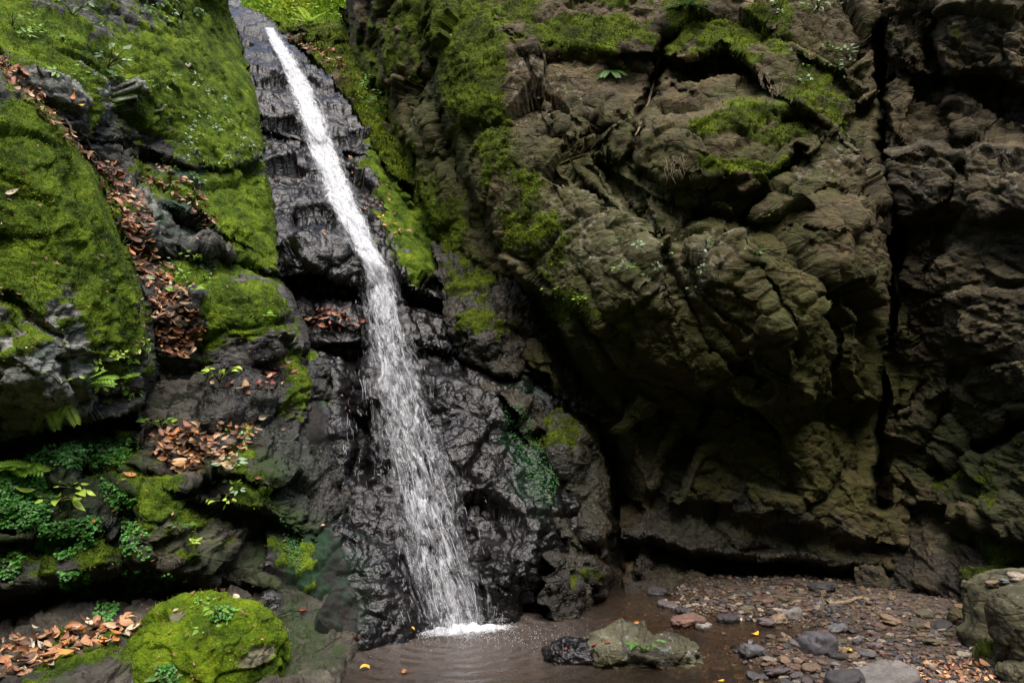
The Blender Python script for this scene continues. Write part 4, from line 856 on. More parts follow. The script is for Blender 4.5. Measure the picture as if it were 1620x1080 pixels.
LEAFP = []
def build_leaves():
    lm = leaf_material('dead_leaf', .15, .55); lt = leaf_material('leaf_litter', .12, .55, 'tone')
    for i in range(6):
        V, F = leaf_grid(1, [.45, .55, .4, .6, .5, .38][i], [.25, -.2, .45, .1, .6, -.4][i], [.1, .3, .2, -.2, .35, .5][i], twist=[0, 1, -1, .5, .8, -1][i])
        V[:, 0] -= .5
        o = new_mesh('fallen_leaf', V, F, lm); LEAFP.append(o.data); bpy.data.objects.remove(o)
    zones = [
        ('gully', [(150, 250), (190, 262), (235, 330), (245, 400), (300, 470), (322, 520), (300, 562), (250, 560), (238, 480), (205, 385), (165, 310)], 84, 470, BROWN * 3 + ORANGE, (.07, .115), 'russet dead leaf heaped in the gully between the mossy slab and the mossy cliff', 'dead leaves filling the gully'),
        ('seam', [(215, 262), (290, 280), (350, 345), (330, 372), (280, 320), (215, 285)], 18, 70, BROWN, (.06, .1), 'brown dead leaf caught along the slanting seam of the mossy cliff', 'dead leaves along the slanting seam'),
        ('shelf', [(228, 690), (300, 672), (400, 665), (405, 690), (365, 735), (285, 748), (240, 715)], 40, 150, BROWN * 2 + ORANGE, (.07, .11), 'reddish brown dead leaf piled on the rock ledge below the overhang', 'dead leaves piled on the rock ledge'),
        ('corner', [(-5, 1015), (60, 1000), (140, 985), (225, 985), (215, 1005), (140, 1030), (60, 1060), (-5, 1078)], 45, 150, ORANGE * 2 + PALE + BROWN, (.055, .10), 'tan or orange dead leaf lying in the drift at the bottom left corner', 'dead leaves in the bottom left drift'),
        ('upper', [(0, 85), (40, 115), (100, 190), (150, 255), (140, 270), (80, 200), (0, 120)], 20, 130, BROWN, (.06, .1), 'dull brown leaf stuck along the upper rim of the near mossy slab', 'dead leaves along the slab rim'),
        ('step', [(470, 490), (520, 488), (580, 508), (575, 525), (480, 512)], 16, 50, RED * 2 + BROWN, (.06, .1), 'dark red leaf on the wet step beside the waterfall', 'red leaves on the wet step'),
        ('crev', [(340, 612), (400, 598), (470, 575), (470, 605), (400, 625)], 10, 24, BROWN + RED, (.06, .1), 'brown leaf lying under the mossy cliff above the ledge', 'dead leaves under the mossy cliff'),
        ('lip', [(440, 58), (500, 62), (545, 90), (540, 110), (490, 84)], 8, 50, RED + BROWN, (.10, .16), 'small reddish leaf on the mossy bank beside the lip of the fall', 'leaves on the bank at the lip'),
        ('wall', [(540, 200), (600, 260), (650, 380), (600, 380), (560, 290)], 10, 24, RED + BROWN + ORANGE, (.06, .1), 'wet leaf stuck to the black rock right of the upper fall', 'wet leaves right of the upper fall'),
        ('bank', [(1420, 1050), (1560, 1050), (1580, 1082), (1430, 1082)], 12, 170, ORANGE + BROWN * 2, (.03, .06), 'broken brown leaf among the gravel at the lower right', 'leaf scraps in the lower right gravel')]
    sV = []; sF = []; sC = []; k = 0
    def pose(u, v, size, lift, tilt):
        q = hit(u, v)
        if not q: return None
        p, n = q
        n = (n * .55 + Vector((0, -.25, .6)) + Vector(RNG.normal(0, tilt, 3))).normalized()
        return p + n * lift + q[1] * lift, frame(n, RNG.uniform(0, 6.28))
    for zn, poly, nl, ns, cols, sz, label, group in zones:
        us = [a for a, b in poly]; vs = [b for a, b in poly]
        done = 0; tot = 0
        while done < nl + ns and tot < 20000:
            tot += 1
            u = RNG.uniform(min(us), max(us)); v = RNG.uniform(min(vs), max(vs))
            if not in_poly(np.array(u), np.array(v), poly): continue
            solo = done >= ns
            s = RNG.uniform(sz[0] * .6, sz[1] * 1.15); q = pose(u, v, s, RNG.uniform(.004, .02) + (.02 if solo else 0), .38)
            if not q: continue
            c = np.array(cols[RNG.integers(len(cols))]) * RNG.uniform(.6, 1.5)
            if solo:
                o = bpy.data.objects.new('fallen_leaf', LEAFP[RNG.integers(6)]); COL.objects.link(o)
                o.matrix_world = Matrix.Translation(q[0]) @ q[1].to_4x4() @ Matrix.Diagonal((s, s, s, 1)); o.color = tuple(c) + (1,)
                tag(o, label, 'leaf', group)
            else:
                V, F = leaf_grid(1, RNG.uniform(.35, .6), RNG.uniform(-.5, .7), RNG.uniform(-.2, .5), 4, 2, twist=RNG.uniform(-1, 1)); V[:, 0] -= .5
                V = (V * s * .9) @ np.array(q[1]).T + np.array(q[0]); sV.append(V); sF.append(F + k); k += len(V); sC.append(np.tile(np.append(c * 1.05, 1), (len(V), 1)))
            done += 1
    bits = [(200, 60, 420, 560, 240), (0, 200, 240, 560, 150), (220, 940, 440, 1075, 60), (0, 700, 420, 930, 110), (620, 40, 900, 460, 60), (440, 560, 580, 900, 40)]
    for (u0, v0, u1, v1, nb) in bits:                  # twig ends, needles and crumbs of leaf caught in the moss
        for _ in range(nb):
            q = pose(RNG.uniform(u0, u1), RNG.uniform(v0, v1), .03, RNG.uniform(.006, .014), .5)
            if not q: continue
            s = RNG.uniform(.012, .045); V, F = leaf_grid(1, RNG.choice([.12, .3, .5]), RNG.uniform(-.4, .5), RNG.uniform(-.2, .4), 3, 2); V[:, 0] -= .5
            V = (V * s) @ np.array(q[1]).T + np.array(q[0]); sV.append(V); sF.append(F + k); k += len(V); sC.append(np.tile(np.append(np.array(BROWN[RNG.integers(len(BROWN))]) * RNG.uniform(.5, 1.3), 1), (len(V), 1)))
    tag(new_mesh('leaf_litter', np.concatenate(sV), np.concatenate(sF), lt, col=np.concatenate(sC)), 'brown leaf litter packed under the loose dead leaves', 'leaf litter', kind='stuff')
    singles = [(22, 304, .10, PALE, 'pale cream leaf alone on the moss of the near slab'), (298, 103, .10, PALE, 'pale pinkish leaf alone high on the mossy cliff'), (115, 155, .10, ORANGE, 'orange leaf high on the left moss beside a small plant'), (128, 168, .07, YELLOW, 'yellow leaf just below the orange one on the left moss'), (205, 400, .11, ORANGE, 'bright orange leaf at the rim of the gully'), (218, 418, .10, YELLOW, 'amber leaf below the bright orange one on the gully rim'),
               (205, 752, .10, ORANGE, 'orange leaf on the rock below the leafy ledge'), (145, 827, .07, ORANGE, 'small orange leaf in the clover on the lower ledge'), (352, 722, .10, PALE, 'pale long leaf at the edge of the leaf pile on the ledge'), (392, 686, .08, YELLOW, 'yellow leaf at the right end of the leaf pile on the ledge'), (414, 661, .11, PALE, 'pale brown leaf standing on the rock right of the leaf pile'), (278, 706, .10, ORANGE, 'big tan leaf on top of the ledge pile'),
               (568, 292, .08, YELLOW, 'yellow leaf on the black rock right of the upper fall'), (598, 345, .08, YELLOW, 'amber leaf on the wet rock right of the fall, lower than the other'), (651, 996, .06, YELLOW, 'small yellow leaf on the wet rock at the foot of the fall'), (480, 963, .06, RED, 'red leaf on the dark rock left of the pool'), (563, 1012, .07, RED, 'red leaf at the water edge left of the fall'), (435, 285, .07, RED, 'red leaf on the wet rock left of the upper fall'), (440, 325, .06, RED, 'small red leaf on the wet rock below another, left of the fall'),
               (515, 370, .07, ORANGE, 'orange leaf on the wet bulge left of the fall'), (1195, 1003, .09, YELLOW, 'yellow leaf floating at the edge of the shallow water'), (1343, 1031, .10, YELLOW, 'orange-yellow leaf lying on the gravel beside grey stones'), (1004, 984, .06, ORANGE, 'orange leaf floating in the rear of the pool'), (640, 1063, .07, ORANGE, 'orange leaf floating at the near edge of the pool'), (577, 1057, .07, YELLOW, 'yellow leaf floating in the pool by the left rocks'), (1140, 1080, .07, YELLOW, 'yellow leaf in the pebbles at the bottom of the photo'),
               (895, 1028, .06, RED, 'red leaf on the wet slab in the pool'), (940, 1022, .07, RED, 'larger red leaf on the wet slab in the pool'), (962, 1018, .05, RED, 'small red leaf at the inner end of the wet slab'), (265, 595, .11, ORANGE, 'tan leaf hanging under the end of the gully'), (20, 898, .07, PALE, 'pale pink leaf low on the left edge'), (185, 992, .10, RED, 'reddish leaf beside the mossy boulder'), (209, 997, .09, RED, 'second reddish leaf beside the mossy boulder, nearer to it'), (350, 935, .08, BROWN, 'brown leaf on the crown of the mossy boulder'), (375, 945, .07, PALE, 'pale leaf on the crown of the mossy boulder'), (405, 760, .08, RED, 'reddish leaf on the rock right of the ledge pile')]
    for (u, v, s, cols, label) in singles:
        q = hit(u, v)
        if not q: continue
        p, n = q
        if p.z < .01:                                  # afloat on the pool
            d = rays(u, v); t = (.012 - CAM[2]) / d[2]; p = Vector(CAM + d * t); n = Vector((0, 0, 1))
        n = (n * .6 + Vector((0, -.5, .35)) + Vector(RNG.normal(0, .1, 3))).normalized() if p.z > .2 else Vector((RNG.normal(0, .08), RNG.normal(0, .08), 1)).normalized()
        o = bpy.data.objects.new('fallen_leaf', LEAFP[RNG.integers(6)]); COL.objects.link(o)
        o.matrix_world = Matrix.Translation(p + n * .012) @ frame(n, RNG.uniform(0, 6.28)).to_4x4() @ Matrix.Diagonal((s, s, s, 1)); o.color = tuple(np.array(cols[0]) * 1.05) + (1,)
        tag(o, label, 'leaf')

def build_moss(R):
    """short moss shoots standing on the mossy rock, denser where the moss is thick"""
    k = NT('moss_shoot'); t_ = k.n('Attribute', dict(attribute_name='tone')).outputs['Color']
    mm = k.done(k.n('MixShader', i0=.3, i1=k.n('BsdfDiffuse', Color=t_), i2=k.n('BsdfTranslucent', Color=t_)))
    for r in list(ROCKS):
        o = r['o']
        if r['M'] is None: continue
        spec = {'mossy_cliff': (20000, .016, 1.0), 'mossy_slab': (20000, .012, 1.0), 'rock_ledge': (6000, .013, .75), 'low_rock_shelf': (2500, .012, .7), 'overhanging_cliff': (22000, .024, .8), 'dark_rock_block': (3000, .018, .6), 'mossy_bank': (4000, .05, 1.1), 'wet_rock_face': (2500, .014, .7), 'rock_buttress': (2500, .018, .6), 'mossy_boulder': (14000, .0065, 1.0), 'boulder': (900, .010, .8)}.get(o.name.split('.')[0])
        if not spec: continue
        n, h, bright = spec
        m = r['M'][:, 0]; ok = np.where(m > .35)[0]
        if r['uv'] is not None:
            u = r['uv']; ok = ok[(u[ok, 0] > -60) & (u[ok, 0] < 1680) & (u[ok, 1] > -60) & (u[ok, 1] < 1120)]
        if len(ok) < 50: continue
        i = RNG.choice(ok, n); P = r['V'][i]; N = r['N'][i]
        P = P + RNG.normal(0, .012, P.shape)
        tone = fbm(P, 2.6, 4, 301); tone2 = fbm(P, 11, 3, 305)
        t = np.clip(.5 + .75 * tone + .45 * tone2 + RNG.normal(0, .16, n), 0, 1)[:, None]
        pal = np.array([(.016, .028, .005), (.060, .100, .009), (.16, .222, .014), (.29, .335, .03)]) * bright
        if o.name.split('.')[0] in ('overhanging_cliff', 'rock_buttress', 'dark_rock_block', 'mossy_bank'): pal = pal * np.array([1.05, .92, .8])
        x = t[:, 0] * 3; j = np.clip(x.astype(int), 0, 2); f = (x - j)[:, None]
        C = pal[j] * (1 - f) + pal[j + 1] * f
        D = N + RNG.normal(0, .55, N.shape) + np.array([0, 0, .25]); D /= np.linalg.norm(D, axis=1, keepdims=True)
        S = np.cross(D, RNG.normal(0, 1, D.shape)); S /= np.linalg.norm(S, axis=1, keepdims=True) + 1e-9
        hh = (h * RNG.uniform(.5, 1.4, n))[:, None]
        A = P - S * hh * .28 - N * .004; B = P + S * hh * .28 - N * .004; T = P + D * hh
        V = np.stack([A, B, T], 1).reshape(-1, 3); F = np.arange(n * 3).reshape(-1, 3)
        col = np.repeat(np.concatenate([C, np.ones((n, 1))], 1), 3, 0)
        tag(new_mesh('moss', V, F, mm, col=col, smooth=False, parent=o), kind='stuff')

GREEN = {'bright': (.20, .36, .04), 'lime': (.38, .52, .07), 'mint': (.055, .21, .035), 'pale': (.30, .42, .24), 'mid': (.08, .17, .03), 'dark': (.03, .07, .02)}

def xf(V, p, Mx, s): return (np.asarray(V) * s) @ np.array(Mx).T + np.array(p)

def build_plants():
    lm = leaf_material('plant_leaf', .35, .45); st = NT('stem'); st = st.done(st.n('BsdfPrincipled', Base_Color=(.09, .10, .03), Roughness=.7))
    clm = leaf_material('clover_leaf', .3, .4, 'tone')
    def frond_mesh(nl=11, L=1., W=.34):
        V = []; F = []; k = 0
        for i in range(nl):
            s = .12 + .86 * i / nl; w = W * (.45 + 1.1 * s) * (1 - s) ** .55 * 1.25 + .02
            for sd in (-1, 1):
                v, f = leaf_grid(w, .075 * (1.25 - .6 * s), .15, .1, 3, 2)
                a = sd * math.radians(68 - 18 * s); c, q = math.cos(a), math.sin(a)
                v = np.stack([v[:, 0] * c - v[:, 1] * q, v[:, 0] * q + v[:, 1] * c, v[:, 2]], -1) + np.array([s * L, 0, 0])
                V.append(v); F.append(f + k); k += len(v)
        P = np.stack([np.linspace(0, L, 8), 0 * np.linspace(0, 1, 8), 0 * np.linspace(0, 1, 8)], -1)
        v, f = tubes([P], [np.linspace(.008, .003, 8)], 4); V.append(v); F.append(f + k)
        V = np.concatenate(V); V[:, 2] -= .42 * V[:, 0] ** 2 * 1.2
        return V, np.concatenate(F)
    fV, fF = frond_mesh()
    fm = bpy.data.meshes.new('tmp')
    proto = new_mesh('frond', fV, fF, lm); FD = proto.data; bpy.data.objects.remove(proto)
    def fern(u, v, s, nf, col, label, spread=1.2, hang=False):
        q = hit(u, v)
        if not q: return
        p, n = q
        r = bpy.data.objects.new('fern', None); COL.objects.link(r); r.location = p; tag(r, label, 'fern')
        for i in range(nf):
            a = -math.pi / 2 + (i - (nf - 1) / 2) * spread * 2 / max(nf, 2) + RNG.normal(0, .12)
            up = -.5 if hang else .45
            x = Vector((math.cos(a), math.sin(a) * .7, up + RNG.normal(0, .15))).normalized(); x = (x + n * .35).normalized()
            z = (Vector((0, -.55, .8)) - x * Vector((0, -.55, .8)).dot(x)).normalized(); y = z.cross(x)
            o = bpy.data.objects.new('frond', FD); COL.objects.link(o); o.parent = r; ss = s * RNG.uniform(.75, 1.15)
            o.matrix_local = Matrix((x, y, z)).transposed().to_4x4() @ Matrix.Diagonal((ss, ss, ss, 1)); o.color = tuple(np.array(GREEN[col]) * RNG.uniform(.75, 1.2)) + (1,)
    fern(135, 612, .22, 5, 'bright', 'bright green fern growing on the stony face of the near slab')
    fern(105, 640, .16, 3, 'lime', 'yellow-green fern hanging low on the near slab', hang=True)
    fern(78, 650, .14, 2, 'lime', 'small pale fern at the bottom rim of the near slab', hang=True)
    fern(22, 745, .26, 6, 'bright', 'light green fern at the left edge below the overhang')
    fern(50, 738, .20, 4, 'bright', 'light green fern beside the clover below the overhang')
    fern(190, 600, .15, 4, 'bright', 'feathery fern at the right rim of the near slab')
    fern(1085, 12, .28, 9, 'dark', 'dark spiky fern at the top of the overhanging cliff', spread=2.6)
    fern(965, 112, .22, 6, 'mid', 'grassy fern under the mossy top of the overhanging cliff', hang=True)
    fern(490, 40, .5, 7, 'lime', 'bright fern at the lip of the waterfall')
    fern(420, 18, .55, 8, 'lime', 'bright yellow-green fern left of the sky gap above the fall')

    lv = [leaf_grid(1, w, c, f, 6, 4, tip=t) for w, c, f, t in ((.5, .2, .15, 1), (.62, -.15, .2, 1.2), (.42, .3, .1, 1))]
    LM = []
    for V, F in lv:
        o = new_mesh('leaf', V, F, lm); LM.append(o.data); bpy.data.objects.remove(o)
    def herb(u, v, s, nl, col, label, group=None, parts=True, tall=.5, name='leafy_plant'):
        q = hit(u, v)
        if not q: return
        p, n = q
        r = bpy.data.objects.new(name, None); COL.objects.link(r); r.location = p
        tag(r, label, 'plant', group)
        paths = []; rad = []
        for i in range(int(nl * 1.5 + .5) if nl > 3 else nl):
            a = RNG.uniform(0, 6.28); out = Vector((math.cos(a), math.sin(a) * .6 - .35, RNG.uniform(.0, .7) * tall * 1.4)) * s * RNG.uniform(.35, 1.) + n * s * .45
            x = Vector((math.cos(a) + RNG.normal(0, .3), math.sin(a) * .7 - .3, RNG.normal(-.15, .2))).normalized(); z = (Vector((0, -.6, .8)) + Vector(RNG.normal(0, .25, 3))); z = (z - x * z.dot(x)).normalized(); y = z.cross(x)
            ls = s * RNG.uniform(.32, .68)
            o = bpy.data.objects.new('leaf', LM[RNG.integers(3)]); COL.objects.link(o); o.parent = r
            o.matrix_local = Matrix.Translation(out) @ Matrix((x, y, z)).transposed().to_4x4() @ Matrix.Diagonal((ls, ls, ls, 1)); o.color = tuple(np.array(GREEN[col]) * RNG.uniform(.7, 1.25)) + (1,)
            paths.append(np.array([(0, 0, -.01), tuple(out * .5 + n * s * .08), tuple(out)])); rad.append(np.array([.03, .025, .015]) * s)
        V, F = tubes(paths, rad, 4); new_mesh('stem', V, F, st, parent=r)
    for (u, v, s, nl, col, label) in [
        (97, 606, .11, 4, 'bright', 'small plant with three broad green leaves on the near slab'), (347, 603, .16, 7, 'lime', 'light green leafy plant at the foot of the mossy cliff above the ledge'), (88, 792, .15, 8, 'lime', 'lime green lobed plant over the clover at the lower left'), (115, 770, .08, 4, 'lime', 'small lime sprig right of the lobed plant in the clover'), (258, 677, .12, 6, 'bright', 'green plant at the left end of the leaf pile on the ledge'), (348, 740, .10, 5, 'pale', 'pale green plant at the lower edge of the leaf pile'),
        (362, 790, .10, 5, 'lime', 'yellow-green plant on the rock below the leaf pile'), (380, 672, .09, 4, 'bright', 'small green plant at the right of the leaf pile'), (295, 912, .06, 2, 'lime', 'single lime leaf beside the top of the mossy boulder'), (128, 912, .05, 2, 'lime', 'single yellow-green leaf low on the ledge'), (282, 428, .13, 4, 'pale', 'plant with long pale leaves on the moss above the gully end'), (300, 415, .10, 4, 'bright', 'green sprig right of the pale-leaved plant on the mossy cliff'), (217, 447, .09, 4, 'pale', 'pale sprig on the rim of the near slab by the gully'), (297, 465, .12, 5, 'bright', 'plant growing at the right side of the leaf-filled gully'),
        (405, 505, .12, 6, 'bright', 'sprig on the rounded mossy rock beside the wet face'), (170, 105, .17, 7, 'pale', 'pale plant with several oval leaves on the bare upper left rock'), (185, 125, .12, 4, 'pale', 'pale trailing sprig below the oval-leaved plant on the upper left rock'), (115, 22, .15, 5, 'pale', 'pale leafy sprig near the top left of the photo'), (20, 40, .10, 4, 'mid', 'dull green sprig in the top left corner'), (200, 65, .07, 2, 'pale', 'tiny pale leaf pair high on the mossy cliff'), (285, 840, .10, 6, 'mid', 'small sprig on the mossy patch of the ledge'), (290, 858, .09, 5, 'lime', 'lime sprig on the mossy patch of the ledge'), (350, 978, .09, 6, 'bright', 'small plant growing on the mossy boulder'), (330, 1000, .06, 4, 'bright', 'tiny plant low on the mossy boulder'), (270, 1070, .07, 6, 'mid', 'tiny clover-like plant at the base of the mossy boulder'), (430, 235, .10, 4, 'mid', 'small plant at the edge of the moss by the wet rock'),
        (1293, 15, .17, 6, 'pale', 'pale-leaved plant at the top of the overhanging cliff'), (1235, 12, .10, 4, 'pale', 'pale leaf pair at the top of the cliff left of a larger pale plant'), (1255, 82, .09, 3, 'pale', 'small white-green leaf on the upper cliff'), (1340, 92, .12, 6, 'pale', 'trailing pale sprig on the upper cliff by the dark crack'), (1335, 108, .09, 5, 'pale', 'lower trailing pale sprig by the dark crack'), (1050, 410, .10, 4, 'pale', 'blue-green sprig in the middle of the overhanging cliff'), (1190, 400, .10, 4, 'mid', 'green sprig right of the middle of the overhanging cliff'), (1100, 460, .09, 4, 'pale', 'small sprig low in the middle of the overhanging cliff'), (918, 478, .09, 5, 'bright', 'little green plant on the mossy nose of the cliff'), (910, 505, .07, 3, 'pale', 'pale sprig on the mossy nose of the cliff'), (1218, 340, .07, 3, 'bright', 'green leaf pair in the right half of the cliff'), (985, 430, .08, 4, 'bright', 'green sprig on the left half of the cliff'), (876, 460, .07, 3, 'bright', 'green sprig above the mossy nose'), (790, 335, .07, 4, 'mid', 'dim green sprig on the left edge of the cliff face'),
        (1022, 1030, .085, 12, 'mid', 'tuft of green grass-like leaves on the flat pool rock')]:
        herb(u, v, s * 1.25, nl, col, label)
    # small pale sprigs dotted over the mossy cliff
    def sprig_mesh(nl):
        V = []; F = []; k = 0
        for i in range(nl):
            v, f = leaf_grid(RNG.uniform(.35, .6), .28, .2, .2, 3, 2); a = RNG.uniform(0, 6.28)
            Mx = frame(Vector((RNG.normal(0, .35), RNG.normal(0, .35), 1)), a); v = v @ np.array(Mx).T + np.array([math.cos(a) * .25, math.sin(a) * .25, .15 + RNG.uniform(0, .3)])
            V.append(v); F.append(f + k + 1); F.append(np.array([[0, k + 1, k + 2, k + 3]])); k += len(v)
        return np.concatenate([np.array([[0, 0, -.05]])] + V), np.concatenate(F)
    SM = []
    for i in range(5):
        V, F = sprig_mesh(4 + i); o = new_mesh('sprig', V, F, lm); SM.append(o.data); bpy.data.objects.remove(o)
    zones = [([(230, 120), (300, 110), (400, 190), (420, 260), (350, 265), (280, 230)], 70, ('pale', 'bright', 'pale'), (.04, .075), 'tiny pale sprig on the mossy cliff left of the upper fall', 'tiny sprigs on the mossy cliff'), ([(230, 230), (330, 245), (350, 300), (260, 300)], 20, ('pale', 'mid'), (.05, .09), 'tiny sprig along the seam of the mossy cliff', 'tiny sprigs along the seam'), ([(220, 0), (330, 5), (310, 45), (230, 30)], 22, ('pale', 'mid'), (.06, .1), 'tiny sprig high at the top of the mossy cliff', 'tiny sprigs at the top of the mossy cliff'),
             ([(0, 0), (150, 0), (230, 120), (120, 150), (30, 90)], 24, ('mid', 'bright'), (.05, .1), 'small green sprig on the upper left rock', 'small sprigs on the upper left rock'), ([(280, 390), (340, 410), (330, 450), (270, 440)], 12, ('mid', 'bright'), (.05, .09), 'small sprig on the moss over the gully end', 'sprigs over the gully end'), ([(150, 560), (235, 540), (225, 630), (140, 640)], 22, ('bright', 'lime'), (.05, .08), 'small bright sprig on the lower right of the near slab', 'sprigs on the near slab'),
             ([(340, 660), (390, 650), (385, 790), (350, 800)], 12, ('bright', 'pale'), (.05, .08), 'small sprig among the ledge leaves', 'sprigs among the ledge leaves'), ([(960, 350), (1130, 370), (1110, 440), (980, 440)], 14, ('pale', 'mid'), (.04, .08), 'tiny sprig on the pale middle of the overhanging cliff', 'tiny sprigs on the pale cliff face'), ([(560, 100), (600, 140), (610, 200), (570, 170)], 24, ('mid', 'bright'), (.08, .14), 'small plant on the mossy bank right of the lip', 'plants on the bank right of the lip'), ([(1230, 0), (1340, 0), (1360, 130), (1250, 150)], 14, ('pale', 'mid', 'bright'), (.05, .09), 'tiny sprig high on the right of the overhanging cliff', 'tiny sprigs high on the cliff'),
             ([(300, 950), (370, 945), (380, 990), (310, 990)], 7, ('bright', 'mid'), (.03, .05), 'tiny sprig on the mossy boulder', 'tiny sprigs on the boulder')]
    for poly, n, cols, sz, label, group in zones:
        us = [a for a, b in poly]; vs = [b for a, b in poly]; d = 0
        while d < n:
            u = RNG.uniform(min(us), max(us)); v = RNG.uniform(min(vs), max(vs))
            if not in_poly(np.array(u), np.array(v), poly): continue
            d += 1; q = hit(u, v)
            if not q: continue
            nn = (q[1] + Vector((0, -.3, .5)) + Vector(RNG.normal(0, .3, 3))).normalized(); s = RNG.uniform(*sz) * 1.25
            o = bpy.data.objects.new('sprig', SM[RNG.integers(5)]); COL.objects.link(o)
            o.matrix_world = Matrix.Translation(q[0]) @ frame(nn, RNG.uniform(0, 6.28)).to_4x4() @ Matrix.Diagonal((s, s, s, 1)); o.color = tuple(np.array(GREEN[cols[RNG.integers(len(cols))]]) * RNG.uniform(.7, 1.2)) + (1,)
            tag(o, label, 'plant', group)
    # mint-green clover carpet
    V0, F0 = leaf_grid(1, .95, .1, .12, 3, 2, tip=.2)
    sV = []; sF = []; sC = []; k = 0
    carpets = [([(45, 690), (140, 688), (200, 712), (160, 745), (100, 740), (40, 730)], 300), ([(-5, 740), (50, 740), (95, 790), (60, 840), (-5, 830)], 420), ([(150, 720), (210, 690), (230, 700), (190, 740)], 70), ([(60, 830), (155, 815), (160, 860), (100, 885), (55, 870)], 260), ([(150, 745), (215, 790), (205, 830), (160, 780)], 90), ([(95, 905), (140, 900), (145, 945), (100, 940)], 90), ([(190, 900), (280, 905), (270, 935), (200, 940)], 150), ([(190, 810), (240, 850), (230, 890), (195, 870)], 50), ([(150, 955), (190, 950), (180, 985), (150, 985)], 40), ([(0, 860), (40, 880), (20, 920), (0, 910)], 40), ([(340, 960), (375, 965), (365, 985), (335, 985)], 24), ([(250, 1055), (275, 1050), (280, 1082), (255, 1082)], 26), ([(1000, 380), (1080, 390), (1070, 430), (1000, 430)], 0), ([(795, 640), (830, 640), (885, 760), (870, 800), (840, 780), (810, 700)], 420), ([(440, 810), (480, 850), (475, 910), (450, 880)], 120)]
    for ci, (poly, n) in enumerate(carpets):
        us = [a for a, b in poly]; vs = [b for a, b in poly]; d = 0
        while d < n * 2:
            u = RNG.uniform(min(us), max(us)); v = RNG.uniform(min(vs), max(vs))
            if not in_poly(np.array(u), np.array(v), poly): continue
            d += 1; q = hit(u, v)
            if not q: continue
            tiny = ci >= 13
            c = np.array(GREEN['mint']) * RNG.uniform(.5, 1.5) * (.55 if tiny else 1) + (0 if tiny else RNG.uniform(0, .03)) * np.array([1, 1, 0])
            for j in range(2 if tiny else 3):
                nn = (q[1] * .6 + Vector((0, -.4, .6)) + Vector(RNG.normal(0, .3, 3))).normalized(); s = RNG.uniform(.011, .022) * (.7 if tiny else 1)
                v = xf(V0, q[0] + q[1] * RNG.uniform(.006, .03), frame(nn, j * 2.1 + RNG.uniform(0, 1)), s); sV.append(v); sF.append(F0 + k); k += len(v); sC.append(np.tile(np.append(c, 1), (len(v), 1)))
    tag(new_mesh('clover', np.concatenate(sV), np.concatenate(sF), clm, col=np.concatenate(sC)), 'mint green clover-like creeper carpeting the shady rocks', 'ground cover', kind='stuff')

